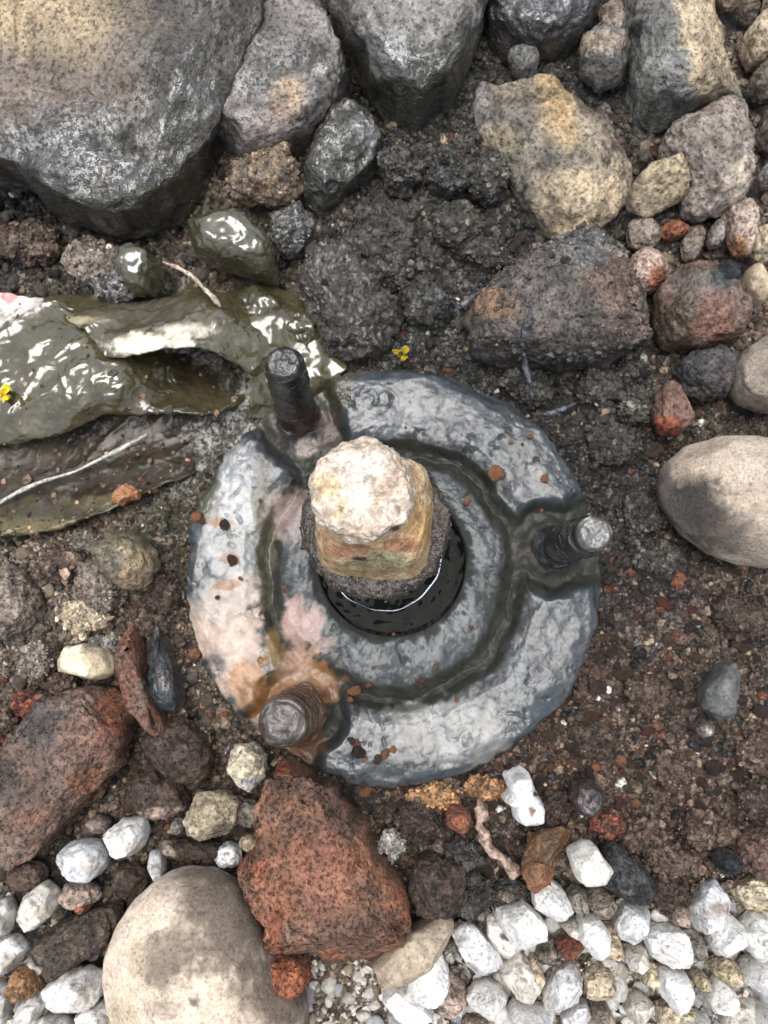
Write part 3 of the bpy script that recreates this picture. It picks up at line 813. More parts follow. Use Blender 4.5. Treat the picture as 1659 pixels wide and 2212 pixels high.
rock('brown_rock', 'dark brown damp rock with olive left half, right of the scoria block', 'rock',
     [(1412, 640), (1440, 600), (1490, 578), (1560, 588), (1602, 622), (1618, 682), (1592, 738), (1505, 752), (1440, 748), (1408, 710)], 36, -10, ((.15, .10, .08), (.20, .14, .115), (.05, .035, .028)), M_STONE, .15, f=4, p=.65, amp=.05, blobs=[(1455, 700, 55, 55, (.085, .066, .04), .5, .4), (1540, 700, 60, 50, (.20, .115, .085), .7), (1500, 610, 60, 30, (.17, .15, .135), .7), (1560, 600, 26, 22, (.05, .055, .06), .5)])
rock('dark_chip', 'blue-black chip lodged on top of the brown rock', 'stone', E(1570, 592, 28, 20, 30), 14, 14, 'slate', M_SCORIA, f=5)
rock('round_edge_stone', 'smooth round grey-brown stone cut by the right edge', 'stone', [(1580, 800), (1602, 760), (1645, 732), (1720, 726), (1740, 880), (1700, 895), (1650, 886), (1602, 866), (1582, 842)], 40, -8, ((.26, .225, .185), (.30, .265, .22), (.12, .1, .085)), M_SMOOTH, 0, f=3, amp=.03)
rock('dark_scoria', 'dark bluish scoria lump below the brown rock', 'stone', [(1455, 790), (1490, 762), (1545, 752), (1582, 775), (1585, 830), (1565, 862), (1510, 870), (1465, 845)], 28, -10, ((.075, .075, .078), (.13, .12, .115), (.025, .025, .026)), M_SCORIA, f=3, amp=.08, pits=1)
rock('red_wedge', 'brownish wedge stone with a bright red lower face', 'stone', [(1436, 822), (1462, 835), (1480, 875), (1494, 915), (1470, 938), (1430, 942), (1412, 915), (1412, 870)], 24, -6, ((.20, .125, .10), (.24, .16, .13), (.09, .055, .045)), M_STONE, f=5, blobs=[(1440, 925, 35, 22, (.31, .11, .065), .5)])
rock('stained_pebble', 'big smooth pale pebble with a black stain on its lower left', 'pebble',
     [(1420, 1055), (1432, 1008), (1480, 966), (1540, 948), (1620, 948), (1740, 965), (1760, 1190), (1660, 1228), (1590, 1214), (1525, 1192), (1472, 1152), (1432, 1095)], 52, -10, ((.42, .355, .285), (.48, .415, .34), (.2, .17, .14)), M_SMOOTH, 0, f=2, p=.85, amp=.022, blobs=[(1490, 1095, 85, 62, (.075, .07, .062), .8, 0, .92), (1550, 1150, 70, 45, (.10, .09, .08), .9, 0, .85), (1430, 1070, 30, 60, (.11, .1, .09), .7, 0, .8), (1640, 1170, 60, 40, (.24, .21, .17), .8, 0, .5)], speck=.2)
# muddy lumps of the upper middle
G_LUMP = 'soil covered lumps above the flange'
for lab, poly, h, z, pal, w_ in [
    ('brown-grey crusty lump in the muddy bank, left of the scoria block', [(760, 470), (820, 440), (880, 450), (905, 500), (895, 570), (850, 600), (790, 590), (755, 540)], 26, -6, 'mudlump', .1),
    ('bluish dark lump above the brown-grey crusty lump', E(965, 410, 46, 38), 24, -8, 'dark', .15),
    ('grey lump leaning on the olive-black leaning stone', E(865, 400, 44, 42), 24, -6, 'mudlump', .15),
    ('ochre-brown crumbly lump left of the tan slab', E(1050, 420, 42, 44), 22, -8, 'mudlump', .0),
    ('greyish lump in the middle of the muddy bank', E(985, 500, 52, 46), 24, -8, 'mudlump', .05),
    ('long ridge of pink-grey dirt above the scoria block', E(1030, 552, 80, 26, 14), 18, -8, 'mudlump', .05),
    ('large dark speckled lump between the muddy stone and the flange', [(640, 600), (690, 545), (760, 540), (815, 580), (850, 640), (856, 710), (800, 765), (740, 770), (690, 740), (668, 680)], 30, -6, 'mudlump', .35),
    ('dark wet lump at the centre of the bank near the twig', E(920, 660, 60, 54), 24, -10, 'dark', .3),
    ('grey flat stone beside the brown-grey crusty lump', E(860, 590, 30, 48), 22, -6, 'mudlump', .2),
    ('grey stone with a wet sheen below the olive-black leaning stone', E(636, 510, 48, 44), 26, -6, 'greyblue', .7),
    ('dark lump under the shadow of the scoria block, touching the flange', E(1140, 830, 60, 40, 30), 18, -12, 'mudlump', .15),
    ('rounded grey scoria lump at the upper right of the flange', E(1292, 838, 52, 38), 18, -10, 'mudlump', .05),
    ('low brown clod right of the flange rim', E(1325, 960, 60, 50), 16, -12, 'mudlump', .05),
    ('knobbly grey clod under the red wedge stone', E(1370, 880, 42, 40), 18, -10, 'mudlump', .0),
    ('dark rusty clod right of the right-hand stud', E(1420, 1210, 60, 42, 10), 16, -12, 'mudlump', .05),
    ('ashy grey clod above the right-hand stud', E(1390, 1110, 52, 40, 0), 16, -12, 'mudlump', .05)]:
    rock('dirt_lump', lab, 'clod', poly, h, z - 5, pal, M_SCORIA, w_, f=2, p=.75, amp=.17, grit=260, group=G_LUMP, speck=.55, pits=1)
rock('muddy_stone', 'olive mud-coated stone with glossy white reflections, below the boulder', 'stone',
     [(408, 502), (440, 478), (470, 466), (530, 480), (580, 520), (598, 562), (590, 598), (540, 592), (480, 574), (428, 552)], 34, -4, 'olive', M_MUD, 1.0, f=4, p=.5, amp=.07, speck=.1, jag=.03)
rock('small_muddy_stone', 'small olive wet stone beside the mud-coated stone', 'stone', [(258, 590), (270, 555), (310, 538), (342, 560), (348, 605), (325, 632), (285, 630)], 30, -2, 'olive', M_MUD, 1.0, f=4, p=.55, amp=.08, speck=.1, jag=.03)
rock('gritty_stone', 'gritty tan-brown clod right under the wet grey rock', 'clod', [(500, 400), (560, 370), (630, 350), (660, 390), (650, 440), (590, 470), (520, 455)], 24, -6, ((.30, .22, .15), (.20, .16, .12), (.08, .06, .045)), M_SCORIA, .3, f=2, amp=.18, pits=1, grit=260)
rock('grey_clod', 'crumbly grey clod behind the plastic bag', 'clod', E(205, 570, 70, 46, 10), 20, -8, 'greybrown', M_SCORIA, .1, f=2, amp=.18, pits=1, grit=260)
rock('grey_clod', 'dark crumbly clod at the left edge under the boulder', 'clod', E(60, 530, 80, 42, 0), 16, -10, 'brown', M_SCORIA, .2, f=2, amp=.18, pits=1, grit=260)
rock('wet_lump', 'bluish wet clod between the small olive stone and the bag', 'clod', E(250, 625, 46, 30, 0), 16, -4, 'greyblue', M_SCORIA, .7, f=2, amp=.15, grit=150)
rock('mud_stone', 'muddy stone buried between the bag and the upper left stud', 'stone', E(570, 672, 60, 44, 20), 22, -12, 'olive', M_MUD, .95, f=3, amp=.2, speck=.2, jag=.12)
rock('mud_stone', 'muddy knob just above the upper left stud', 'stone', E(650, 715, 42, 34, 20), 17, -9, 'olive', M_MUD, .95, f=3, amp=.2, speck=.2, jag=.12)

# ------------------------------------------------------------------ left and bottom
rock('grey_block', 'grey dusty clod at the left edge below the bag', 'clod', [(-40, 1225), (30, 1222), (60, 1255), (88, 1310), (75, 1360), (20, 1385), (-50, 1380)], 26, -8, 'greybrown', M_SCORIA, .05, f=3, amp=.09, pits=1)
for lab, a, h, pal in [
    ('dusty grey clod left of the flange', (222, 1262, 66, 52, -15), 24, 'greybrown'), ('brown clod behind the dusty grey clod', (140, 1215, 60, 44, 0), 18, 'brown'),
    ('pale gritty clod above the cream stone', (185, 1335, 60, 34, 10), 18, 'tan'), ('grey clod right of the pale gritty clod', (240, 1400, 44, 26, 35), 18, 'lightgrey'),
    ('round grey-brown pebble left of the cream stone', (88, 1420, 36, 44, 0), 22, 'greybrown'), ('olive-grey clod above the round grey-brown pebble', (60, 1352, 44, 30, 0), 14, 'grey'),
    ('small brown clod under the cream stone', (140, 1478, 32, 26, 0), 16, 'brown'), ('rusty clod above the red-brown scoria', (70, 1520, 36, 36, 0), 16, 'red'),
    ('dark clod against the left rim of the flange', (345, 1285, 50, 44, 0), 18, 'dkbrown'), ('brown clod below the tan conical stone', (320, 1345, 46, 30, 0), 16, 'brown'),
    ('small clod below the rusty clod at the left edge', (20, 1560, 30, 28, 0), 16, 'brown'), ('grey clod between bag rim and tan conical stone', (190, 1175, 40, 24, 0), 14, 'grey')]:
    rock('soil_clod', lab, 'clod', E(*a, .2), h, -12, pal, M_SCORIA, .05, f=3, amp=.18, grit=160, group='clods in the soil on the left', pits=1)
rock('tan_cone_stone', 'tan conical stone with wet mud on its flank, left of the flange', 'stone', [(210, 1185), (250, 1150), (300, 1150), (330, 1190), (335, 1230), (310, 1265), (275, 1275), (235, 1250)], 40, -6, ((.36, .28, .18), (.46, .37, .26), (.15, .12, .08)), M_STONE, .3, f=3, amp=.09, blobs=[(230, 1210, 35, 50, (.12, .11, .065), .6, .8), (290, 1160, 60, 22, (.16, .15, .10), .6, .7)])
rock('cream_pebble', 'oval cream pebble with a bright yellow-white end', 'pebble', [(130, 1432), (148, 1396), (185, 1390), (235, 1400), (256, 1425), (250, 1455), (215, 1468), (165, 1456), (138, 1450)], 26, -4, ((.44, .37, .26), (.50, .43, .32), (.24, .2, .14)), M_SMOOTH, 0, f=4, amp=.04, blobs=[(158, 1430, 32, 32, (.80, .73, .54), .4)])
rock('slate_shard', 'dark blue-grey shard standing left of the flange', 'shard', [(318, 1336), (340, 1345), (365, 1395), (388, 1450), (396, 1505), (385, 1552), (352, 1545), (330, 1500), (312, 1430), (302, 1370)], 26, -12, 'slate', M_STONE, .5, f=7, amp=.05, p=.3, jag=.07, cuts=[(-.7, .1, .6, 330, 1440, 8)])
rock('red_shard', 'reddish-brown shard with an orange tip beside the dark blue-grey shard', 'shard', [(285, 1336), (300, 1345), (306, 1400), (320, 1460), (345, 1520), (370, 1580), (350, 1600), (310, 1560), (268, 1480), (252, 1420), (270, 1395)], 26, -10, ((.20, .10, .07), (.17, .11, .08), (.07, .045, .035)), M_SCORIA, .1, f=6, p=.35, jag=.09, blobs=[(290, 1370, 22, 50, (.34, .16, .10), .6)])
rock('brown_lump', 'dark brown lump below the blue-grey shard', 'rock', [(330, 1560), (400, 1545), (450, 1590), (465, 1640), (440, 1688), (385, 1695), (340, 1660), (312, 1610)], 26, -14, 'dkbrown', M_SCORIA, .1, f=3, amp=.1, pits=1)
rock('dark_flat_stone', 'flat dark scoria with a pale edge left of the red slab', 'rock', [(270, 1690), (330, 1655), (395, 1690), (412, 1740), (380, 1760), (330, 1765), (280, 1740)], 22, -10, 'dkbrown', M_SCORIA, .05, f=4, amp=.09, blobs=[(360, 1755, 50, 14, 'pinkish')])
rock('red_scoria', 'long red-brown scoria with an orange edge, at the left', 'rock',
     [(-60, 1680), (5, 1645), (30, 1590), (85, 1520), (150, 1488), (232, 1498), (272, 1528), (282, 1582), (262, 1642), (222, 1700), (172, 1750), (122, 1800), (82, 1852), (30, 1866), (-60, 1850)], 42, -12, ((.185, .130, .10), (.25, .175, .135), (.07, .052, .044)), M_SCORIA, .12, f=5, p=.36, amp=.06, jag=.09,
     blobs=[(245, 1560, 40, 80, (.27, .115, .065), .6, .1, .8), (200, 1690, 60, 36, (.28, .13, .08), .6, 0, .6), (90, 1570, 60, 60, (.10, .10, .10), .7, 0, .7), (10, 1690, 40, 60, (.085, .08, .078), .7, 0, .7), (180, 1600, 60, 50, (.26, .16, .125), .8, 0, .6), (60, 1780, 60, 40, (.28, .15, .11), .8, 0, .6)], cuts=[(-.2, .1, .97, 130, 1680, 24), (.65, -.45, .6, 225, 1625, 20)], pits=1, speck=.6)
rock('orange_stone', 'orange stone cut by the left edge beside the red-brown scoria', 'stone', E(2, 1620, 24, 28), 22, -6, 'orange', M_SCORIA, f=4)
rock('red_slab', 'large brick-red slab of rock standing below the flange', 'rock',
     [(588, 1662), (612, 1655), (642, 1662), (720, 1690), (745, 1725), (792, 1800), (838, 1872), (882, 1942), (888, 1985), (845, 2040), (815, 2075), (720, 2085), (640, 2065), (588, 2042), (584, 1985), (572, 1932), (532, 1892), (528, 1862), (560, 1800), (565, 1742), (578, 1700)], 46, -12,
     ((.29, .145, .09), (.22, .13, .09), (.10, .06, .045)), M_SCORIA, .06, f=1, p=.26, amp=.035, fs=.98, jag=.10,
     blobs=[(600, 1665, 20, 24, (.32, .12, .065), .6), (555, 1870, 30, 40, (.28, .11, .065), .7, 0, .7), (596, 2000, 18, 50, (.30, .12, .07), .6, 0, .7), (690, 1850, 80, 50, (.24, .115, .085), .9, 0, .5), (862, 1970, 28, 50, (.32, .14, .08), .6, 0, .75), (730, 1760, 60, 60, (.12, .085, .075), .8, 0, .6), (780, 2010, 110, 40, (.11, .08, .065), .8, 0, .6), (660, 1695, 70, 26, (.11, .075, .06), .7, 0, .7), (690, 1930, 40, 30, (.33, .17, .13), .8, 0, .5)],
     cuts=[(-.14, .10, .98, 690, 1850, 29), (.62, .38, .62, 770, 1850, 24), (.05, -.7, .6, 720, 2055, 22)], speck=.5)
rock('big_pebble', 'big smooth tan pebble with damp darker side, at the bottom', 'pebble',  # the darker side comes from the blobs below
     [(232, 2105), (240, 2050), (266, 1980), (300, 1930), (342, 1892), (400, 1870), (460, 1876), (512, 1902), (552, 1952), (580, 2020), (602, 2075), (642, 2115), (666, 2165), (672, 2290), (290, 2300), (245, 2170)], 58, -12, ((.60, .505, .405), (.66, .565, .46), (.26, .215, .175)), M_SMOOTH, 0, f=1, p=.85, amp=.02,
     blobs=[(500, 1985, 120, 130, (.15, .122, .098), .85, 0, .92), (610, 2150, 100, 95, (.16, .13, .105), .9, 0, .92), (430, 1900, 80, 40, (.20, .165, .13), .8, 0, .8), (365, 1925, 30, 40, (.56, .48, .40), .8, 0, .6), (362, 2075, 55, 70, (.19, .155, .125), .8, 0, .85), (350, 2180, 45, 22, (.26, .22, .18), .7, 0, .6), (418, 2165, 12, 12, (.14, .115, .1), .6, 0, .9), (300, 2060, 22, 40, (.36, .31, .22), .8, 0, .5), (270, 2200, 30, 60, (.42, .35, .24), .9, 0, .5)], speck=.28)  # large blobs make the upper right and lower right darker
rock('orange_nugget', 'rough orange nugget between the tan pebble and the red slab', 'stone', E(624, 2103, 48, 38, 12), 30, 4, ((.36, .15, .085), (.30, .13, .08), (.15, .075, .05)), M_SCORIA, f=3, amp=.08, pits=1)
rock('smooth_tan_stone', 'smooth beige stone poking out under the red slab', 'stone', [(805, 2080), (850, 2030), (900, 1995), (955, 1972), (982, 1990), (965, 2040), (930, 2085), (870, 2120), (820, 2125)], 28, -6, ((.38, .315, .245), (.46, .395, .31), (.2, .16, .12)), M_SMOOTH, 0, f=3, amp=.03, blobs=[(900, 2000, 60, 18, (.16, .12, .09), .7)])
rock('ragged_stone', 'ragged grey-tan stone between the shards and the red slab', 'stone', [(402, 1765), (430, 1712), (480, 1708), (526, 1730), (512, 1775), (485, 1800), (440, 1812), (410, 1800)], 24, -4, ((.33, .28, .20), (.42, .36, .27), (.13, .11, .08)), M_STONE, f=4, amp=.09)
rock('yellow_stone', 'pale yellowish stone just below the lower left stud', 'stone', [(492, 1640), (510, 1608), (545, 1606), (578, 1630), (572, 1675), (545, 1706), (515, 1690), (498, 1668)], 24, -4, ((.56, .50, .37), (.64, .59, .46), (.24, .2, .15)), M_STONE, f=4, amp=.08, blobs=[(545, 1690, 25, 14, 'palegrey')])
G_CHIP = 'white chips at the lower left'
for lab, poly, h, pal in [
    ('white three-cornered chip with a dark patch, above the tan pebble', [(220, 1805), (265, 1770), (310, 1766), (320, 1800), (305, 1835), (290, 1862), (262, 1855), (240, 1835)], 24, 'white'),
    ('roundish whitish chip with a grey top, left of the tan pebble', E(180, 1858, 50, 46, 10), 26, 'palegrey'),
    ('white speckled lump at the left with ragged sides', [(40, 1985), (60, 1930), (95, 1905), (130, 1930), (120, 1970), (85, 2000), (55, 2012)], 24, 'offwhite'),
    ('narrow white sliver above the tan pebble', E(340, 1868, 16, 34, -15), 18, 'palegrey'),
    ('white chip cut by the left edge', [(-30, 1950), (15, 1942), (30, 1975), (20, 2020), (-30, 2030)], 24, 'white'),
    ('large white chip at the left edge, second from the bottom', [(-30, 2035), (30, 2022), (60, 2050), (35, 2090), (5, 2105), (-30, 2095)], 24, 'white'),
    ('cream-white block under the dark brown scoria', [(98, 2130), (130, 2100), (190, 2092), (226, 2110), (220, 2155), (185, 2180), (130, 2178)], 26, 'white'),
    ('clean white round chip under the ochre stone', [(40, 2180), (60, 2150), (92, 2140), (103, 2165), (85, 2200), (55, 2212)], 24, 'white'),
    ('white chip cut by the bottom edge left of the tan pebble', [(160, 2195), (215, 2165), (265, 2180), (275, 2240), (180, 2250)], 24, 'white'),
    ('white chip in the bottom left corner', E(110, 2225, 46, 30), 20, 'white'),
    ('greyish white chip at the left edge near the bottom corner', E(2, 2165, 22, 42), 20, 'palegrey'),
    ('flat white chip behind the ochre stone', E(80, 2085, 34, 18, 10), 18, 'offwhite')]:
    rock('white_chip', lab, 'stone', poly, h, -5, pal, M_WHITE, f=9, amp=.05, fs=.82, jag=.04, group=G_CHIP, p=.62, speck=.5, blobs=[(np.mean([q[0] for q in poly]) + 12, np.mean([q[1] for q in poly]) + 14, 22, 16, (.38, .32, .24), .8, 0, .5)])
rock('ochre_stone', 'small ochre stone at the lower left among white chips', 'stone', [(20, 2130), (40, 2088), (70, 2095), (82, 2125), (78, 2145), (45, 2152)], 24, 2, ((.42, .25, .13), (.36, .22, .12), (.2, .12, .07)), M_STONE, f=5, amp=.04)
rock('brown_scoria', 'dark brown wedge of scoria left of the tan pebble', 'rock', [(75, 2045), (110, 2005), (180, 1965), (258, 1950), (266, 1990), (240, 2040), (190, 2065), (125, 2112), (100, 2090)], 28, -10, ((.09, .075, .062), (.13, .105, .085), (.035, .028, .024)), M_SCORIA, f=4, amp=.06, pits=1)
for lab, a, pal in [('beige clod left of the tan pebble with an orange speck', (172, 1930, 48, 28, 0), 'pinkish'), ('orange flake on the beige clod', (185, 1955, 16, 12, 0), 'orange'),
                    ('dark clod in the gap above the tan pebble', (285, 1900, 40, 36, 0), 'dkbrown'), ('brown clod left of the roundish whitish chip', (60, 1890, 40, 34, 0), 'brown'), ('grey pebble right of the ragged stone', (535, 1755, 26, 30, 0), 'grey'),
                    ('tan pebble above the red slab corner, left side', (540, 1820, 24, 18, 20), 'tan'), ('grey-white pebble left of the red slab', (495, 1845, 30, 26, 0), 'palegrey'), ('brown flat clod above the big pebble', (420, 1835, 70, 22, 0), 'dkbrown'),
                    ('greyish pebble above the white three-cornered chip', (215, 1780, 26, 18, 0), 'greybrown'), ('tan flat pebble above the big pebble', (375, 1830, 28, 16, 10), 'greybrown'), ('bluish pebble above the big pebble', (388, 1782, 15, 17, 0), 'lightgrey')]:
    rock('small_clod', lab, 'stone', E(*a), 16, -6, pal, M_STONE, f=4, amp=.07, group='small stones round the big pebble')

# ------------------------------------------------------------------ right-hand bottom
rock('white_block', 'white blocky stone with black and brown specks, below the flange', 'stone', [(1086, 1672), (1125, 1656), (1140, 1664), (1150, 1700), (1172, 1738), (1172, 1772), (1130, 1778), (1108, 1762), (1105, 1735), (1086, 1728), (1098, 1705)], 30, -4, 'white', M_WHITE, f=4, amp=.05, p=.65, blobs=[(1156, 1716, 5, 5, (.06, .06, .06), .5), (1150, 1752, 9, 10, (.2, .13, .09), .5)], speck=.12)
rock('white_cube', 'clean cream-white angular stone sitting on the dark scoria', 'stone', [(1226, 1840), (1262, 1817), (1282, 1820), (1302, 1850), (1318, 1872), (1298, 1898), (1265, 1910), (1240, 1890)], 30, 2, ((.78, .76, .70), (.70, .67, .60), (.5, .45, .38)), M_WHITE, f=6, amp=.03, p=.65, speck=.1)
rock('dark_pebble', 'round blackish pebble in the soil right of the white block', 'pebble', [(1226, 1720), (1240, 1690), (1275, 1682), (1300, 1705), (1298, 1738), (1275, 1762), (1245, 1755)], 26, -6, ((.06, .052, .052), (.09, .075, .075), (.03, .026, .026)), M_STONE, .35, f=5, amp=.05)
rock('charcoal_scoria', 'charcoal-black rough lump beside the cream-white angular stone', 'rock', [(1300, 1830), (1325, 1815), (1365, 1850), (1400, 1885), (1415, 1925), (1405, 1950), (1360, 1945), (1310, 1920), (1290, 1905)], 26, -8, ((.05, .053, .055), (.09, .09, .09), (.02, .02, .02)), M_SCORIA, f=3, amp=.07, pits=1)
rock('black_nub', 'black nub at the right among brown soil above the gravel', 'stone', E(1568, 1858, 24, 27), 22, -6, 'slate', M_SCORIA, f=3)
rock('smooth_grey_lump', 'smooth grey-green lump lying in the brown soil on the right', 'stone', [(1555, 1432), (1582, 1425), (1592, 1455), (1585, 1500), (1578, 1545), (1545, 1560), (1512, 1530), (1508, 1490), (1530, 1465)], 22, -8, ((.11, .115, .11), (.15, .15, .145), (.05, .05, .05)), M_SMOOTH, .2, f=3, amp=.06)
rock('pale_tip_stone', 'small pale-tipped stone below the smooth grey-green lump', 'stone', [(1497, 1572), (1515, 1552), (1538, 1565), (1536, 1588), (1512, 1592)], 16, -4, ((.20, .19, .17), (.14, .135, .125), (.07, .07, .065)), M_STONE, f=4, blobs=[(1524, 1580, 16, 10, (.58, .54, .48), .5)])
rock('pinkish_lump', 'dull pink-brown lump of scoria at the right edge above the gravel', 'rock', [(1590, 1810), (1640, 1785), (1700, 1790), (1700, 1890), (1650, 1893), (1605, 1880), (1585, 1850)], 28, -10, ((.20, .13, .11), (.26, .18, .15), (.08, .055, .045)), M_SCORIA, f=3, amp=.07, pits=1)
rock('red_nugget', 'brick-red nugget below the flange, right of the red slab', 'stone', E(990, 1768, 28, 28, 20), 22, -4, 'orange', M_STONE, f=5, amp=.05)
rock('black_scoria', 'blackish-brown scoria right of the red slab', 'rock', [(892, 1870), (905, 1850), (950, 1848), (1000, 1865), (1006, 1905), (990, 1960), (940, 1985), (900, 1965), (885, 1920)], 28, -10, ((.075, .06, .052), (.115, .085, .068), (.028, .024, .022)), M_SCORIA, f=4, amp=.07, pits=1)
for lab, a, h, pal in [
    ('grey-white pebble between the red slab and the black scoria', (848, 1815, 26, 34, 20), 16, 'lightgrey'), ('dark clod above the black scoria', (905, 1770, 44, 44, 0), 20, 'dkbrown'),
    ('rusty earth clod under the flange rim', (940, 1718, 60, 30, 0), 16, 'ochre'), ('black clod left of the pink root', (1000, 1840, 44, 34, 0), 18, 'dark'),
    ('dark scoria lump under the root', (1010, 1930, 56, 42, 0), 18, 'dark'), ('dark stone right of the white block', (1195, 1740, 36, 36, 0), 16, 'dkbrown'),
    ('reddish clod right of the round blackish pebble', (1305, 1775, 36, 30, 0), 16, 'red'), ('brown clod above the charcoal lump', (1390, 1800, 52, 36, 0), 18, 'brown'),
    ('brown clod right of the charcoal lump', (1450, 1850, 56, 40, 10), 20, 'brown'), ('dark red clod above the gravel patch', (1440, 1925, 40, 46, 0), 18, 'dkbrown'),
    ('rusty clod between root and white block', (1050, 1700, 46, 30, 0), 14, 'ochre'), ('brown clod near the black nub', (1520, 1790, 56, 40, 0), 18, 'brown'),
    ('pebble-grey clod left of the upper gravel', (1100, 1930, 46, 36, 0), 16, 'dark'), ('dark clod under the right rim of the flange', (1280, 1600, 46, 40, 0), 12, 'dkbrown'),
    ('brown-red clod right of the flange', (1400, 1500, 52, 40, 30), 12, 'brown'), ('brown clod in the soil under the smooth grey-green lump', (1450, 1660, 50, 40, 30), 14, 'brown'),
    ('greyish clod at the right edge below the stained pebble', (1600, 1330, 60, 46, 0), 16, 'dkbrown'), ('rusty clod at the right edge, mid height', (1630, 1620, 46, 44, 0), 14, 'brown'), ('dark clod at the right edge over the gravel', (1640, 1720, 50, 40, 0), 16, 'dkbrown')]:
    rock('earth_clod', lab, 'clod', E(*a, .2), h, -13, pal, M_SCORIA, .08, f=2, amp=.18, grit=160, group='clods in the soil on the right', pits=1)

# ------------------------------------------------------------------ white gravel patch
G_GRAV = 'white gravel at the lower right'
def Z8(x0, y0, x1, y1):
    return ((x0 + x1) / 4 + 829.5, (y0 + y1) / 4 + 1659, (x1 - x0) / 4, (y1 - y0) / 4)
GRAV = [
 ('long white-grey stone leaning left, first of the gravel beside the beige stone', (285, 670, 510, 895), 50, 'palegrey', .62),
 ('white stone with a folded corner at the upper left of the gravel', (480, 575, 695, 775), 30, 'white', .8),
 ('pointed clean white stone under the brown dead leaf', (635, 470, 790, 670), 60, 'white', .8),
 ('speckled off-white stone with a dark hollow', (425, 640, 620, 830), 60, 'offwhite', .7),
 ('round white stone with grey dots at the bottom of the gravel', (350, 910, 540, 1080), 0, 'white', 1),
 ('oval white stone on the bottom edge', (520, 1020, 740, 1130), 10, 'white', 1),
 ('long tilted pale grey-blue stone leaning right', (670, 820, 870, 1095), -60, 'palegrey', .62),
 ('grey-white stone next to the long tilted one, on the bottom edge', (765, 1000, 890, 1130), -40, 'palegrey', .8),
 ('white knobbly stone in the middle of the gravel', (840, 640, 985, 815), 60, 'white', .85),
 ('grey speckled white block below the charcoal lump', (990, 560, 1165, 755), 80, 'palegrey', .95),
 ('smaller greyish stone under the grey speckled block', (1020, 740, 1160, 890), 70, 'offwhite', .8),
 ('bright white faceted stone right of the grey speckled block', (1140, 670, 1325, 865), 40, 'white', .9),
 ('bright white squarish stone, low centre of the gravel', (1155, 860, 1335, 1025), 0, 'white', 1),
 ('white squarish stone with a tiny grey scratch, lower right', (1380, 910, 1550, 1070), 0, 'white', 1),
 ('largest bright white stone at the right of the gravel', (1385, 610, 1560, 855), -70, 'white', .8),
 ('bright white stone against the right edge', (1530, 615, 1700, 835), 0, 'white', 1),
 ('white stone at the right edge under the bright one', (1530, 825, 1700, 960), 0, 'white', 1),
 ('greyish white stone with a brown streak at the top of the gravel', (1310, 490, 1495, 690), -60, 'palegrey', .85),
 ('little pinkish pebble left of the brown-streaked stone', (1230, 578, 1315, 690), 0, 'pinkish', 1),
 ('creamy rough stone at the upper right of the gravel', (1490, 465, 1700, 625), 20, 'cream', .9),
 ('small tan triangular stone by the charcoal lump', (870, 515, 1005, 645), 50, 'greybrown', .8),
 ('tan broken stone in the low middle of the gravel', (855, 830, 985, 1025), 80, 'tan', .85),
 ('white stone below the beige stone', (110, 800, 275, 1030), -60, 'white', .85),
 ('pinkish white stone with a brown corner below the beige stone', (228, 840, 345, 1090), 80, 'pinkish', .7),
 ('flat white slice of stone under the red slab', (-20, 925, 225, 1115), 40, 'white', .55),
 ('grey-white stone in the bottom row next to the big pebble', (-10, 1030, 135, 1140), 10, 'palegrey', 1),
 ('yellowish stone on the bottom edge', (330, 1060, 460, 1140), 0, 'tan', 1),
 ('rough grey-white lump left of the long tilted stone', (520, 770, 665, 1035), 65, 'offwhite', .65),
 ('brown-red chip in the middle of the gravel', (740, 695, 852, 835), 20, 'red', .9),
 ('blackish chip left of the brown-red chip', (655, 715, 745, 870), 0, 'dark', 1),
 ('dark grey smooth stone between two bright white stones', (1250, 680, 1390, 835), 60, 'grey', .85),
 ('whitish tan stone beneath the rusty crumbs', (1035, 960, 1160, 1095), 20, 'offwhite', 1),
 ('small tan upright stone left of the bright squarish stone', (1110, 828, 1182, 945), -70, 'cream', .7),
 ('tan-grey stone under the largest bright white stone', (1400, 815, 1545, 915), 0, 'cream', 1),
 ('white stone cut by the bottom edge, right part of the gravel', (1250, 1062, 1425, 1150), 0, 'white', 1),
 ('pinkish white stone near the bottom right corner', (1440, 995, 1610, 1125), -30, 'offwhite', .85),
 ('white stone in the bottom right corner', (1590, 1035, 1700, 1140), 0, 'white', 1),
 ('pale tan flat stone at the bottom of the gravel', (1150, 1000, 1385, 1130), 0, 'cream', 1),
 ('pinkish grey pebble on the bottom edge', (890, 1035, 1010, 1125), 0, 'pinkish', 1),
 ('flat white flake above the brown-red chip', (745, 650, 885, 722), 8, 'offwhite', 1),
 ('grey pebble by the beige stone', (245, 735, 325, 835), 0, 'lightgrey', 1),
 ('little tan pebble left of the blackish chip', (598, 805, 695, 945), 0, 'tan', 1),
 ('speckled grey stone under the brown dead leaf', (790, 505, 885, 650), 70, 'lightgrey', .8),
 ('round tan pebble right of the bright squarish stone', (1325, 875, 1395, 945), 0, 'cream', 1),
 ('dim grey stone above the pinkish pebble on the bottom edge', (885, 1005, 960, 1075), 0, 'greybrown', 1),
 ('tan curved stone behind the white knobbly stone', (940, 660, 1020, 830), 75, 'tan', .6),
 ('grey-brown stone on the bottom edge next to the big pebble', (60, 800, 140, 900), 0, 'greybrown', 1),
 ('whitish grey pebble in the shade left of the folded-corner stone', (475, 500, 570, 580), 0, 'greybrown', 1),
]
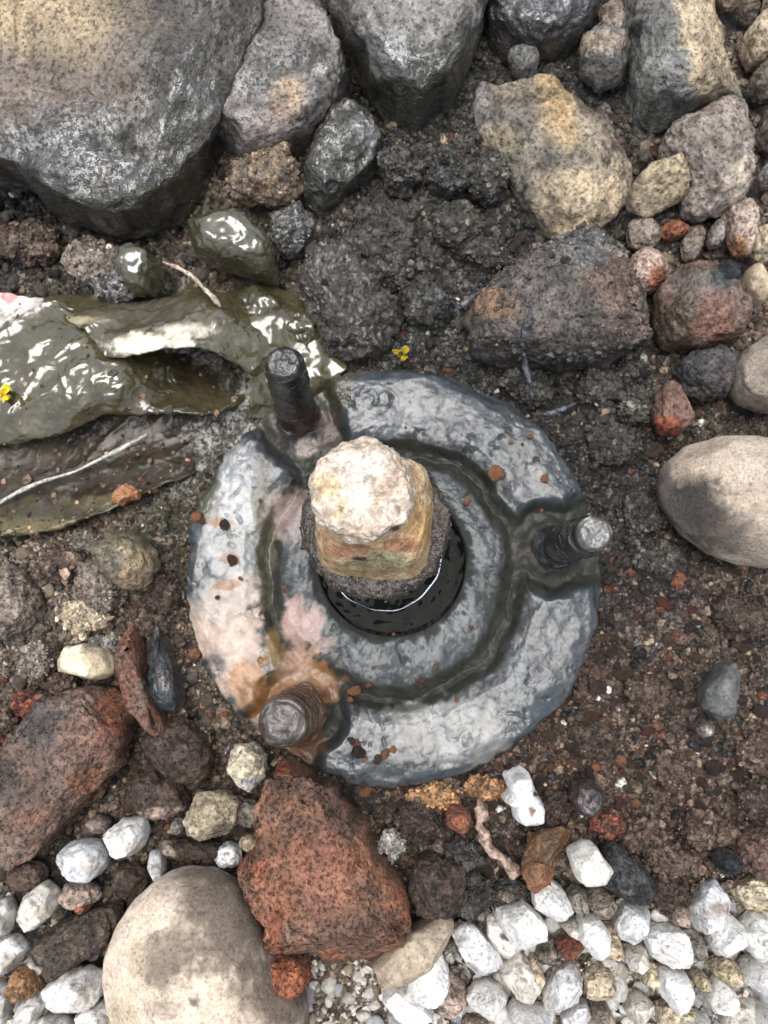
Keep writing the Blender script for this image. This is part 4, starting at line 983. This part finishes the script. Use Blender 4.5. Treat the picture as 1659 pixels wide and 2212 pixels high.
for i, (lab, bb, rot, pal, asp) in enumerate(GRAV):
    cx, cy, rx, ry = Z8(*bb)
    if asp < 1 and rot not in (0,):
        R = math.hypot(rx, ry) * .98 if 25 < abs(rot) < 65 else max(rx, ry)
        rx, ry = R, R * asp * (.88 if 25 < abs(rot) < 65 else 1)
    poly = EA(cx, cy, rx * .89, ry * .89, rot, seed=100 + i)
    big = pal in ('white', 'palegrey', 'offwhite')
    bl = [(cx + rx * .3, cy + ry * .2, rx * .4, ry * .3, (.30, .20, .13), .7, 0, .6)] if i in (17, 23) else [(cx + rx * .2, cy - ry * .1, rx * .35, ry * .3, (.05, .055, .06), .5, 0, .9)] if i == 3 else ()
    rock('gravel_stone', lab, 'stone', poly, 22 + 7 * RNG.random() + (3 if pal == 'white' else -3), -10 + (3 if pal == 'white' else 0), pal, M_WHITE if big else M_STONE, 0, f=10, p=.5, amp=.035, fs=.80, jag=.03, group=G_GRAV, level=6, blobs=bl, speck=.22 if pal == 'white' else .5)
# ------------------------------------------------------------------ mud-coated plastic bag
def patch(name, rows, pal, parent, loc, nu=220, nv=110, folds=.0014, blobs=(), wet=1.0, seed=0, mat=None, thick=.0007, wl_=.02, iso=0, grit=0):
    rows3 = []
    for r in rows:
        r = np.array(r, float)
        k = np.concatenate([[0], np.cumsum(np.hypot(*np.diff(r[:, :2], axis=0).T))]); k /= k[-1]
        u = np.linspace(0, 1, nu)
        R = np.stack([np.interp(u, k, r[:, j]) for j in range(3)], 1)
        for _ in range(10):
            R[1:-1] = (R[:-2] + 2 * R[1:-1] + R[2:]) / 4
        rows3.append(R)
    A = np.stack(rows3)                                  # rows, nu, 3
    n = len(A); t = np.linspace(0, n - 1, nv)
    i = np.clip(t.astype(int), 0, n - 2); f = (t - i)[:, None, None]
    p0, p1, p2, p3 = A[np.clip(i - 1, 0, n - 1)], A[i], A[i + 1], A[np.clip(i + 2, 0, n - 1)]
    S = .5 * (2 * p1 + (p2 - p0) * f + (2 * p0 - 5 * p1 + 4 * p2 - p3) * f * f + (3 * p1 - p0 - 3 * p2 + p3) * f ** 3)
    S = S.reshape(-1, 3)
    V = at(S[:, 0], S[:, 1], S[:, 2] / 1000.)
    q = np.stack([V[:, 0] * .75 + V[:, 1] * .6, (V[:, 1] * .75 - V[:, 0] * .6) * 2.4, V[:, 0] * 0], 1)
    V[:, 2] += (folds * 1.5 * ridge(q / (wl_ * 1.5) + seed, 2) if not iso else folds * fbm(V / wl_ + seed, 3)) + folds * .10 * fbm(V / .008 + seed, 2)
    qs = V / .0075 + .8 * np.stack([fbm(V / .011 + seed + k, 2) for k in (1, 2, 3)], 1)
    V[:, 2] += (0 if iso else .26) * folds * ridge(qs * np.array([.8, 1.3, 1]) + seed, 2)
    V[:, 0] += .0013 * fbm(V / .009 + seed + 21, 3); V[:, 1] += .0013 * fbm(V / .009 + seed + 27, 3)
    P2 = proj(V)
    c, w = paint(P2, V, pal, .02, blobs, wet, .12, 1.0, seed)
    if grit:
        pk = np.random.default_rng(seed).integers(nu * 8, len(V) - nu * 30, grit)
        gcol_ = np.array(((.30, .22, .16), (.16, .12, .09), (.06, .05, .04), (.26, .14, .10)))[np.random.default_rng(seed + 1).integers(0, 4, grit)]
        GRIT.append((V[pk], gcol_))
    o = obj(name, mesh_data(name, V - loc, grid_faces(nv, nu)[:, ::-1], c, w, mat or M_MUD), parent)
    s = o.modifiers.new('thickness', 'SOLIDIFY'); s.thickness = thick; s.offset = -1
    return o
bl = at(250, 880, -.005)[0]
bag = empty('plastic_bag', bl)
tag(bag, 'crumpled plastic bag coated in wet olive mud, half buried left of the flange', 'plastic bag')
MUDP = ((.086, .078, .043), (.115, .103, .058), (.04, .036, .02))
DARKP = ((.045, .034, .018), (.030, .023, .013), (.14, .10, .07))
patch('main_sheet', [
  [(-70, 630, 0), (40, 640, 4), (130, 655, 8), (220, 700, 10), (300, 740, 6), (400, 745, -4), (500, 760, -10), (560, 790, -14)],
  [(-70, 700, 10), (60, 705, 14), (160, 720, 16), (240, 745, 14), (310, 770, 6), (400, 772, -8), (490, 785, -14), (555, 806, -16)],
  [(-70, 780, 14), (80, 780, 18), (180, 790, 20), (260, 800, 18), (340, 805, 4), (430, 812, -8), (500, 820, -14), (548, 828, -16)],
  [(-70, 860, 15), (80, 858, 18), (170, 858, 19), (260, 850, 16), (350, 850, 3), (440, 855, -5), (500, 855, -9), (530, 852, -12)],
  [(-70, 950, 8), (60, 945, 10), (140, 925, 12), (220, 890, 11), (300, 886, 8), (410, 890, 5), (470, 888, 1), (512, 876, -6)],
  [(-70, 965, 2), (60, 955, 4), (146, 934, 6), (225, 898, 6), (300, 894, 4), (412, 897, 1), (470, 894, -3), (512, 880, -9)],
  [(-70, 962, -8), (60, 950, -8), (146, 928, -7), (225, 890, -7), (300, 886, -8), (412, 888, -9), (470, 884, -11), (512, 874, -13)]],
  MUDP, bag, bl, 260, 150, .0021, [(12, 632, 75, 55, (.74, .70, .66), .4, .3), (20, 640, 22, 20, (.60, .22, .20), .5, .3, .8), (70, 610, 40, 20, (.75, .73, .70), .4, .3), (5, 615, 22, 12, (.58, .25, .24), .6, .3, .8), (420, 800, 110, 60, (.035, .030, .018), .7, .55, .85), (400, 870, 120, 30, (.075, .064, .036), .7, .5, .8)], 1.0, 3, wl_=.03, grit=70)  # near-black blob paints the shade in the hollow under the flap
patch('folded_flap', [
  [(95, 640, -6), (200, 640, -2), (300, 655, 0), (380, 640, 0), (430, 615, 2), (500, 640, 2), (580, 690, 0), (650, 740, -4)],
  [(140, 680, 10), (220, 690, 14), (310, 695, 16), (380, 685, 16), (430, 665, 18), (500, 690, 16), (560, 735, 10), (610, 785, 2)],
  [(200, 735, 18), (255, 742, 22), (330, 732, 24), (410, 718, 24), (470, 732, 20), (520, 763, 14), (545, 786, 8), (572, 808, 2)],
  [(228, 768, 20), (268, 768, 23), (340, 757, 25), (420, 748, 25), (470, 762, 20), (512, 786, 13), (538, 802, 7), (560, 816, 2)],
  [(230, 772, 18), (270, 772, 20), (340, 761, 22), (420, 752, 22), (470, 766, 17), (512, 790, 10), (538, 806, 4), (560, 819, -1)],
  [(232, 764, 14), (272, 762, 15), (342, 750, 16), (420, 740, 16), (470, 754, 12), (512, 778, 6), (538, 796, 0), (560, 812, -5)]],
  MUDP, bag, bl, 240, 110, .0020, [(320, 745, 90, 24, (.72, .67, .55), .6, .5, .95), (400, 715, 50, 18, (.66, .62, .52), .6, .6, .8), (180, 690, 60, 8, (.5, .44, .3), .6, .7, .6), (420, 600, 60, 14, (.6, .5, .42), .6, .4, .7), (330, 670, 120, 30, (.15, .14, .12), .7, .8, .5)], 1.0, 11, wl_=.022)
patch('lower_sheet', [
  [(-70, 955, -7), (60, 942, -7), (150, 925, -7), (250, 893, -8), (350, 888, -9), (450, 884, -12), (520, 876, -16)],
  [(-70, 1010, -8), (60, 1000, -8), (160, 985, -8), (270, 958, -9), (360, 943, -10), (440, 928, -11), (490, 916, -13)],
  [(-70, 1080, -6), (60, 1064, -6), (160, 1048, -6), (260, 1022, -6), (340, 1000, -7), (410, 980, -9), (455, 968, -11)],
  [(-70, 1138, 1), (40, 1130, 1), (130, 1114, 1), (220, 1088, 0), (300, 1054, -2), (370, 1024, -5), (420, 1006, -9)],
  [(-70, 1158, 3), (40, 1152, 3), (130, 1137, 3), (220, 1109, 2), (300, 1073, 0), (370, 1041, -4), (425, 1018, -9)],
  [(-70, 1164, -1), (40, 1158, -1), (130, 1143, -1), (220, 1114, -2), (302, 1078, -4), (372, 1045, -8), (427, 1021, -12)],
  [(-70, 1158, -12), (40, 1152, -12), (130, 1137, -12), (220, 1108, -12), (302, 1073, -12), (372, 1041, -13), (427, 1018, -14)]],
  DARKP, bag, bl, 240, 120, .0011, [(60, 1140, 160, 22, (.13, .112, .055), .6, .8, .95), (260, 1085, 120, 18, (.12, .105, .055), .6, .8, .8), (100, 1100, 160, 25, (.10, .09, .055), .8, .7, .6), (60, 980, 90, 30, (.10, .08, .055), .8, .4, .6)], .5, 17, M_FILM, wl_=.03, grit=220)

def strand(name, label, cat, path, rad, colr, wet=.3, lump=.15, seed=1, mat=None, n=60, alt=None):
    V, F = tube(path, rad, 12, n, lump, seed)
    loc = V.mean(0); loc[2] = V[:, 2].min()
    n1 = fbm(V / .004 + seed, 3)
    k = sst(-.3, .5, n1)[:, None]
    c = np.array(colr) * (1 - k) + np.array(alt or colr) * k
    c = c * (1 + .3 * fbm(V / .0015 + seed, 2))[:, None]
    return tag(obj(name, mesh_data(name, V - loc, F, c, wet, mat or M_DRY), None, loc), label, cat)
strand('grass_stem', 'thin pale stem lying across the dark lower part of the bag', 'stem', [(-20, 1098, -1), (40, 1062, 1), (90, 1040, 2), (160, 1020, -1), (220, 990, -1), (270, 965, -1), (318, 938, -1)], [3, 5, 4, 2.5, 4.5, 5, 3], (.50, .47, .42), .5, .25, 3)
strand('torn_strip', 'thin torn pinkish white strip lying behind the bag', 'plastic strip', [(352, 566, 14), (385, 578, 18), (415, 596, 22), (440, 622, 24), (462, 645, 22), (476, 662, 18)], [2, 4, 4, 4, 7, 3], (.60, .53, .43), .5, .6, 4, alt=(.46, .34, .28))
strand('root', 'knobbly pink-brown root lying between the red nugget and the dead leaf', 'root', [(1036, 1722, 2), (1042, 1750, 4), (1036, 1785, 5), (1048, 1818, 6), (1066, 1842, 6), (1090, 1862, 6), (1112, 1876, 6), (1128, 1884, 5)], [7, 15, 6, 12, 9, 8, 13, 16, 6], (.22, .155, .12), .25, .6, 6, alt=(.44, .33, .27))
strand('twig', 'dark twig with a bluish tip standing in front of the scoria block', 'twig', [(1150, 862, 2), (1142, 820, 8), (1132, 775, 14), (1128, 735, 22), (1138, 700, 30), (1147, 672, 33)], [2, 4, 6, 5, 9, 8, 2], (.05, .05, .05), .5, .55, 7, M_STONE, alt=(.14, .145, .165))
strand('twig', 'short bluish splinter near the upper right rim of the flange', 'twig', [(1155, 896, 0), (1190, 893, 6), (1215, 884, 8), (1242, 872, 6)], [3, 7, 6, 2], (.08, .082, .09), .5, .35, 8, M_STONE, alt=(.17, .18, .21))
strand('twig', 'slate-blue splinter in the muddy bank left of the scoria block', 'twig', [(980, 674, 8), (1000, 658, 13), (1020, 642, 14), (1040, 628, 10)], [3, 8, 7, 2], (.11, .113, .13), .5, .25, 9, M_STONE)

mud = patch('wet_mud', [[(455, 640, -6), (560, 612, -6), (640, 632, -6), (695, 690, -7), (735, 745, -8)], [(480, 690, 7), (570, 680, 9), (640, 685, 7), (695, 735, 2), (740, 765, -6)],
   [(515, 770, 8), (560, 755, 6), (610, 760, 4), (690, 780, 1.5), (745, 795, -2)], [(540, 830, 4), (580, 840, 1), (620, 850, -3), (690, 825, .5), (735, 815, -3)], [(535, 905, -6), (580, 905, -9), (640, 885, -11), (690, 852, -9), (725, 834, -9)]],
   MUDP, None, at(620, 740, 0)[0], 140, 110, .0016, [(600, 700, 40, 30, (.085, .07, .045), .7, .6, .6)], .95, 31, M_MUD, .003, .013, 1)
mud.location = at(620, 740, 0)[0]
tag(mud, 'olive wet mud smeared between the bag and the upper left stud', 'mud', None, 'stuff')

# dead leaf, curled, of two lobes
ll = at(1165, 1850, 0)[0]
leaf = empty('dead_leaf', ll)
tag(leaf, 'curled brown dead leaf lying on the upper edge of the white gravel', 'leaf')
patch('leaf_blade', [[(1135, 1800, 4), (1170, 1782, 8), (1215, 1780, 8), (1228, 1792, 4)], [(1132, 1830, 10), (1165, 1815, 13), (1205, 1812, 12), (1222, 1815, 6)], [(1128, 1862, 12), (1160, 1850, 15), (1190, 1848, 13), (1206, 1850, 7)], [(1126, 1890, 10), (1150, 1885, 13), (1180, 1884, 11), (1196, 1886, 6)]],
      ((.12, .075, .042), (.17, .10, .05), (.06, .04, .028)), leaf, ll, 60, 50, .0016, (), .25, 21, M_DRY, .0005, .008)
patch('leaf_lobe', [[(1128, 1872, 12), (1150, 1866, 16), (1180, 1870, 15), (1196, 1880, 9)], [(1126, 1892, 15), (1150, 1886, 19), (1178, 1890, 17), (1194, 1898, 11)], [(1138, 1915, 14), (1156, 1910, 18), (1176, 1912, 16), (1190, 1914, 10)], [(1152, 1930, 10), (1162, 1930, 13), (1174, 1928, 12), (1182, 1924, 8)]],
      ((.27, .14, .075), (.22, .12, .065), (.1, .06, .04)), leaf, ll, 60, 50, .0012, (), .2, 23, M_DRY, .0005, .008)

# yellow petals
def petal(label, X, Y, z, r, colr, dark):
    loc = at(X, Y, z)[0]
    root = empty('yellow_flower', loc)
    tag(root, label, 'flower')
    for k in range(5):
        a = k * 1.256 + .4
        u = np.linspace(0, 1, 9); v = np.linspace(-1, 1, 7)
        Um, Vm = np.meshgrid(u, v, indexing='ij'); Um, Vm = Um.ravel(), Vm.ravel()
        L = r * U1 * (1, .6, .85, .45, .95)[k]; wdt = L * (.42, .6, .3, .5, .45)[k] * np.sin(np.pi * (.12 + .80 * Um)) ** .8
        x = L * (.22 + .8 * Um); y = wdt * Vm
        zz = .0030 * Um * (1, -.2, .9, .1, .5)[k] + .0018 * np.sin(Um * 4 + k) * Um + .0013 * Vm ** 2 * (1, -1, 1, 1, -1)[k] + .001
        V = np.stack([x * math.cos(a) - y * math.sin(a), x * math.sin(a) + y * math.cos(a), zz], 1)
        c = np.array(colr) * (1 + .2 * fbm(V / .002 + k, 2))[:, None]
        o = obj('petal', mesh_data('petal', V, grid_faces(9, 7), c, .3, M_DRY), root)
        s = o.modifiers.new('thickness', 'SOLIDIFY'); s.thickness = .0003
    U, F = ico(3)
    V = U * np.array([r * .3 * U1, r * .3 * U1, .0013]) + [0, 0, .0012]
    obj('flower_centre', mesh_data('flower_centre', V, F, np.tile(np.array(dark), (len(V), 1)), .1, M_DRY), root)
petal('small yellow flower with a black centre at the upper rim of the flange', 865, 766, .004, 21, (.42, .33, .015), (.02, .018, .012))
petal('yellow flower on the wet bag at the left edge', 6, 852, .0215, 26, (.75, .62, .03), (.6, .35, .02))
# ------------------------------------------------------------------ loose pebbles and crumbs, each one an object
GM = ROCK_MASK
def inside_rocks(X, Y, shrink=.8):
    ins = np.zeros(len(X), bool)
    for cx, cy, rr in GM:
        dx, dy = X - cx, Y - cy
        d = np.hypot(dx, dy)
        k = ((np.arctan2(dy, dx) % (2 * np.pi)) / (2 * np.pi) * 360).astype(int) % 360
        ins |= d < rr[k] * shrink
    return ins
def in_poly(X, Y, poly):
    poly = np.array(poly, float); r = np.zeros(len(X), bool); j = len(poly) - 1
    for i in range(len(poly)):
        xi, yi = poly[i]; xj, yj = poly[j]
        with np.errstate(divide='ignore', invalid='ignore'):
            r ^= ((yi > Y) != (yj > Y)) & (X < (xj - xi) * (Y - yi) / (yj - yi + 1e-12) + xi)
        j = i
    return r
BAGP = [(-100, 620), (100, 640), (420, 600), (560, 680), (600, 790), (540, 860), (470, 940), (300, 1080), (100, 1150), (-100, 1165)]
WORD = {'dkbrown': 'dark brown', 'brown': 'brown', 'red': 'reddish', 'grey': 'grey', 'dark': 'blackish', 'greybrown': 'grey-brown', 'orange': 'rust-red', 'ochre': 'ochre', 'crumb': 'orange',
        'tan': 'tan', 'lightgrey': 'light grey', 'white': 'white', 'offwhite': 'off-white', 'palegrey': 'pale grey', 'cream': 'cream'}
MESH_WORD = {}
def pebble_meshes(name, pals, n, mat, amp=.1, wet=.1, f=4, level=3):
    out = []
    rg = np.random.default_rng(len(name) * 31 + n)
    for i in range(n):
        U, F = ico(level)
        P = U * np.array([1, rg.uniform(.65, .95), rg.uniform(.5, .8)])
        for k in range(f):
            q = rg.normal(size=3); q /= np.linalg.norm(q)
            dd = P @ q; P = P - q * (np.maximum(dd - dd.max() * rg.uniform(.62, .88), 0) * .92)[:, None]
        P = P * (1 + amp * fbm(U * 1.6 + i * 7.1, 4))[:, None]
        A, B, S = (np.array(c) for c in PAL[pals[i % len(pals)]])
        t = sst(-.5, .5, fbm(U * 1.4 + i * 3.3, 2))[:, None]
        c = (A * (1 - t) + B * t) * rg.uniform(.8, 1.2)
        s = (sst(.2, .6, fbm(U * 4 + i, 2)) * .4)[:, None]
        me = mesh_data(name, P, F, c * (1 - s) + S * s, wet, mat)
        MESH_WORD[me.name] = WORD[pals[i % len(pals)]]
        out.append(me)
    return out
def scatter(name, label, cat, group, meshes, spots, zfun=None, lift=.3):
    proto = None
    for k, (X, Y, r) in enumerate(spots):
        w = at(X, Y, -.010)[0]
        z = float(ground_h(w[:1], w[1:2])[0]) if zfun is None else zfun(X, Y)
        w = at(X, Y, z)[0]
        R = r * U1
        if proto is None:
            proto = tag(bpy.data.objects.new(name, meshes[0]), label, cat, group); o = proto
        else:
            o = proto.copy()
        o.data = meshes[k % len(meshes)]
        o['label'] = label.replace('{c}', MESH_WORD[o.data.name])
        COL.objects.link(o)
        o.location = (w[0], w[1], z + R * lift)
        o.scale = (R, R, R)
        o.rotation_euler = (random.uniform(-.4, .4), random.uniform(-.4, .4), random.uniform(0, 6.28))
def spots(n, box, r0, r1, seed, ok=None, mind=1.0):
    rg = np.random.default_rng(seed); out = []
    tries = 0
    while len(out) < n and tries < n * 40:
        tries += 1
        X, Y = rg.uniform(box[0], box[2]), rg.uniform(box[1], box[3])
        r = r0 + (r1 - r0) * rg.random() ** 2
        if math.hypot(X - 847, Y - 1232) < 452 + r: continue
        w = at(X, Y, -.01)
        if inside_rocks(w[:, 0], w[:, 1], .92)[0]: continue
        if in_poly(w[:, 0] * 0 + X, w[:, 0] * 0 + Y, BAGP)[0]: continue
        if any(math.hypot(X - a, Y - b) < (r + c) * mind for a, b, c in out): continue
        out.append((X, Y, r))
    return out
PM_brown = pebble_meshes('soil_crumb', ['dkbrown', 'brown', 'brown', 'brown', 'red', 'brown'], 14, M_SCORIA, .34)
PM_grey = pebble_meshes('soil_crumb', ['grey', 'dark', 'greybrown', 'brown', 'dark'], 12, M_SCORIA, .34, .15)
PM_or = pebble_meshes('orange_crumb', ['crumb', 'crumb', 'orange'], 7, M_STONE, .40)
PM_tan = pebble_meshes('tan_crumb', ['greybrown', 'tan', 'greybrown', 'lightgrey', 'brown'], 10, M_STONE, .12)
PM_wh = pebble_meshes('gravel_chip', ['white', 'offwhite', 'palegrey', 'white', 'cream', 'offwhite'], 12, M_WHITE, .08, 0, 7)
scatter('soil_crumb', '{c} crumb loose in the soil right of the flange', 'crumb', 'brown crumbs right of the flange', PM_brown, spots(95, (1130, 1180, 1659, 1960), 9, 22, 1))
scatter('soil_crumb', '{c} crumb in the muddy bank above the flange', 'crumb', 'crumbs above the flange', PM_grey, spots(60, (640, 330, 1420, 1000), 9, 20, 2))
scatter('soil_crumb', '{c} crumb in the ground below the flange', 'crumb', 'crumbs below the flange', PM_brown, spots(45, (520, 1690, 1250, 1990), 9, 19, 3))
scatter('tan_crumb', '{c} crumb in the ground left of the flange', 'crumb', 'tan crumbs on the left', PM_tan, spots(60, (-10, 1160, 470, 1960), 9, 20, 4))
scatter('tan_crumb', '{c} crumb in the upper right ground', 'crumb', 'crumbs at the upper right', PM_tan, spots(40, (1030, 90, 1659, 900), 9, 20, 5))
scatter('soil_crumb', 'small {c} crumb in the ground under the boulder', 'crumb', 'crumbs under the boulder', PM_grey, spots(34, (-10, 410, 640, 640), 9, 18, 6))
scatter('orange_crumb', '{c} crumb lying loose in the soil', 'crumb', 'orange crumbs in the soil', PM_or, spots(22, (900, 300, 1659, 1900), 7, 12, 7) + spots(8, (-10, 1480, 600, 2150), 7, 12, 8) + [(1157, 764, 13), (990, 362, 22), (1220, 125, 9), (480, 604, 10), (792, 1710, 18), (1340, 1640, 12), (1462, 1245, 18), (1655, 1565, 18)])
scatter('gravel_chip', 'small {c} chip filling a gap of the gravel at the lower right', 'stone', 'small chips in the white gravel', PM_wh, spots(150, (1000, 1960, 1680, 2225), 9, 21, 9, mind=.6) + spots(30, (660, 2090, 1000, 2225), 12, 22, 10, mind=.7), lift=.6)
def in_gravel(X, Y):
    return Y > np.interp(X, [640, 980, 1080, 1250, 1420, 1660], [2120, 2010, 1950, 1960, 1930, 1900])
PM_st = pebble_meshes('gravel_stone', ['white', 'white', 'offwhite', 'palegrey', 'white', 'cream', 'white'], 14, M_WHITE, .14, 0, 9, 4)
_rg = np.random.default_rng(21)
_sp = []
while len(_sp) < 120:
    X_, Y_, r_ = _rg.uniform(980, 1690), _rg.uniform(1900, 2235), _rg.uniform(17, 32)
    if in_gravel(X_, Y_ - r_ * .6) and all(math.hypot(X_ - a, Y_ - b) > (r_ + c) * .62 for a, b, c in _sp):
        _sp.append((X_, Y_, r_))
scatter('gravel_stone', '{c} stone packed between the larger ones of the white gravel bed', 'stone', 'stones packed in the white gravel', PM_st, _sp, lift=1.0)
scatter('gravel_chip', 'small {c} chip lying among the stones at the lower left', 'stone', 'small chips at the lower left', PM_wh, spots(40, (-10, 1990, 300, 2225), 8, 18, 12, mind=.6))
# crumbs lying on the iron
def on_plate(X, Y): return .0010
NAMED = [(1071, 1026, 19, 'largest orange crumb on the flange, by the groove'), (1008, 1083, 9, 'orange-red crumb on the flange between stem and right stud'), (1175, 1036, 10, 'brown crumb near the outer rim above the right stud')]
for X, Y, r, lab in NAMED:
    scatter('orange_crumb', lab, 'crumb', 'crumbs lying on the flange', PM_or, [(X, Y, r)], on_plate)
scatter('orange_crumb', 'tiny {c} crumb stuck on the wet flange', 'crumb', 'crumbs lying on the flange', PM_or,
        [(1145, 943, 6), (1104, 955, 5), (1128, 960, 4), (614, 1268, 6), (563, 1081, 5), (1020, 1356, 5), (1052, 1310, 4), (850, 1370, 4), (425, 1116, 12), (437, 1125, 9), (765, 1492, 13), (757, 1510, 7), (770, 1606, 10), (832, 1628, 12), (848, 1620, 8), (790, 1640, 5), (912, 1470, 7), (985, 1510, 6), (880, 1655, 4), (700, 1500, 7), (940, 1440, 5), (1170, 1103, 4), (1140, 1190, 4), (470, 1290, 6), (520, 1250, 5), (805, 1445, 4), (795, 1480, 6)], lambda X, Y: .0004)
scatter('soil_crumb', '{c} flake of dirt on the lower rim of the flange', 'crumb', 'crumbs lying on the flange', PM_brown, [(775, 1625, 16), (762, 1600, 9), (815, 1640, 10), (905, 1480, 9), (500, 1210, 12), (486, 1135, 12)], on_plate)
def on_bag(X, Y): return .0 if Y > 900 else .012
scatter('tan_crumb', 'tiny {c} crumb stuck to the muddy bag', 'crumb', 'crumbs on the bag', PM_tan,
        [(x, y, r) for x, y, r in zip(np.random.default_rng(5).uniform(5, 400, 70), np.random.default_rng(6).uniform(930, 1120, 70), np.random.default_rng(8).uniform(3, 7, 70)) if y < 1140 - .30 * max(0, x - 60) and y > 960 - .18 * x],
        lambda X, Y: -.0072 if Y < 1060 - .2 * X else -.004)
rock('orange_crumb', 'orange-pink flat crumb at the edge of the bag, left of the flange', 'crumb', [(242, 1085), (252, 1060), (275, 1042), (286, 1052), (306, 1062), (300, 1078), (280, 1080), (262, 1092)], 11, 0, ((.40, .20, .11), (.46, .27, .17), (.2, .1, .06)), M_STONE, f=4, amp=.1)
scatter('tan_crumb', 'small cream crumb at the lip of the dark hollow of the bag', 'crumb', None, PM_tan, [(367, 886, 10)], lambda X, Y: .009)
scatter('tan_crumb', 'pinkish crumb near the olive rim of the bag', 'crumb', None, [PM_tan[0]], [(97, 1092, 18)], lambda X, Y: -.003)

# ------------------------------------------------------------------ loose soil: tens of thousands of grains as one mass
def icosa():
    bm = bmesh.new(); bmesh.ops.create_icosphere(bm, subdivisions=1, radius=1.0)
    V = np.array([v.co[:] for v in bm.verts]); F = np.array([[v.index for v in f.verts] for f in bm.faces]); bm.free()
    return V, F
IV, IF = icosa()
def grains(name, label, cat, X2, Y2, rad, cols, wet, mat, lift=.15, seed=0, zadd=None):
    rg = np.random.default_rng(seed)
    N = len(X2)
    w = at(X2, Y2, -.011)
    z = ground_h(w[:, 0], w[:, 1]) if zadd is None else zadd
    q = rg.normal(size=(N, 4)); q /= np.linalg.norm(q, axis=1)[:, None]
    a, b, c, d = q.T
    R = np.stack([1 - 2 * (c * c + d * d), 2 * (b * c - a * d), 2 * (b * d + a * c), 2 * (b * c + a * d), 1 - 2 * (b * b + d * d), 2 * (c * d - a * b), 2 * (b * d - a * c), 2 * (c * d + a * b), 1 - 2 * (b * b + c * c)], 1).reshape(N, 3, 3)
    S = rg.uniform(.55, 1.25, (N, 1, 3)); J = rg.uniform(.72, 1.28, (N, len(IV), 1))
    P = (IV[None] * S * J) @ R
    V = P * rad[:, None, None] + np.stack([w[:, 0], w[:, 1], z + rad * lift], 1)[:, None]
    F = IF[None] + (np.arange(N) * len(IV))[:, None, None]
    C = np.repeat(cols, len(IV), 0)
    o = obj(name, mesh_data(name, V.reshape(-1, 3), F.reshape(-1, 3), C, wet, mat, smooth=False))
    return tag(o, label, cat, None, 'stuff')
rg = np.random.default_rng(77)
N0 = 90000
X2 = rg.uniform(-120, 1780, N0); Y2 = rg.uniform(-120, 2330, N0)
w0 = at(X2, Y2, -.011)
keep = (np.hypot(w0[:, 0] - FC[0], w0[:, 1] - FC[1]) > .1006) & ~inside_rocks(w0[:, 0], w0[:, 1], .86) & ~in_poly(X2, Y2, BAGP)
P0 = np.stack([X2, Y2], 1)
mud0 = np.clip(blob2(P0, 620, 710, 90, 80) + blob2(P0, 700, 760, 80, 40) + blob2(P0, 540, 900, 80, 90) + .8 * blob2(P0, 390, 1010, 70, 90), 0, 1)
keep &= rg.random(N0) > np.maximum(mud0, mudmask(P0)) * .96
keep &= ~((Y2 > np.interp(X2, [640, 980, 1080, 1250, 1420, 1660], [2120, 2010, 1950, 1960, 1930, 1900])) & (rg.random(N0) < .85))
X2, Y2 = X2[keep][:52000], Y2[keep][:52000]
N1 = len(X2)
rad = np.exp(rg.normal(math.log(.00088), .56, N1)).clip(.0003, .0034)
sc = soil_and_shade_colour(np.stack([X2, Y2], 1))
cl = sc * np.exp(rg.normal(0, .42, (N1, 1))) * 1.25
kind = rg.random(N1)
lowr = sst(700, 1500, Y2)
m = kind < .02 + .07 * lowr; cl[m] = np.array((.17, .08, .05)) * rg.uniform(.6, 1.3, (m.sum(), 1))
m = (kind > .5) & (kind < .56); cl[m] = np.array((.34, .27, .19)) * rg.uniform(.6, 1.2, (m.sum(), 1))
m = (kind > .60) & (kind < .72); cl[m] = np.array((.035, .035, .036)) * rg.uniform(.6, 1.5, (m.sum(), 1))
m = (kind > .995); cl[m] = np.array((.7, .68, .62))
grains('soil_grains', 'loose crumbly soil grains spread between the stones', 'soil', X2, Y2, rad, cl, .15, M_SOIL, .25, 3)
# grit stuck on rock faces and the collar stays in their relief; fine gravel dust under the white stones
N2 = 6000
X3 = rg.uniform(640, 1760, N2); Y3 = rg.uniform(1960, 2300, N2)
k3 = Y3 > 2060 - .10 * (X3 - 640) + rg.normal(0, 25, N2)
X3, Y3 = X3[k3], Y3[k3]; n3 = len(X3)
cg = np.where(rg.random((n3, 1)) < .5, np.array([[.55, .52, .47]]), np.array([[.24, .19, .15]])) * rg.uniform(.6, 1.3, (n3, 1))
grains('gravel_grit', 'fine pale grit between the white gravel stones', 'grit', X3, Y3, np.exp(rg.normal(math.log(.0011), .4, n3)).clip(.0005, .0028), cg, .0, M_WHITE, .3, 5)

# grit clinging to the clods and to the collar of the stem
gp = np.vstack([g[0] for g in GRIT]); gcol = np.vstack([g[1] for g in GRIT])
g2 = proj(gp)
def grains_at(name, label, cat, P, cols, rad, wet, mat, seed):
    rg = np.random.default_rng(seed); N = len(P)
    S = rg.uniform(.55, 1.25, (N, 1, 3)); J = rg.uniform(.7, 1.3, (N, len(IV), 1))
    V = IV[None] * S * J * rad[:, None, None] + P[:, None]
    F = IF[None] + (np.arange(N) * len(IV))[:, None, None]
    tag(obj(name, mesh_data(name, V.reshape(-1, 3), F.reshape(-1, 3), np.repeat(cols, len(IV), 0), wet, mat, smooth=False)), label, cat, None, 'stuff')
rg = np.random.default_rng(9)
gcol = gcol * np.exp(rg.normal(0, .4, (len(gcol), 1)))
grains_at('clod_grit', 'crumbly grit clinging to the clods and rough lumps', 'grit', gp, gcol, np.exp(rg.normal(math.log(.00085), .5, len(gp))).clip(.0003, .0026), .2, M_SOIL, 6)
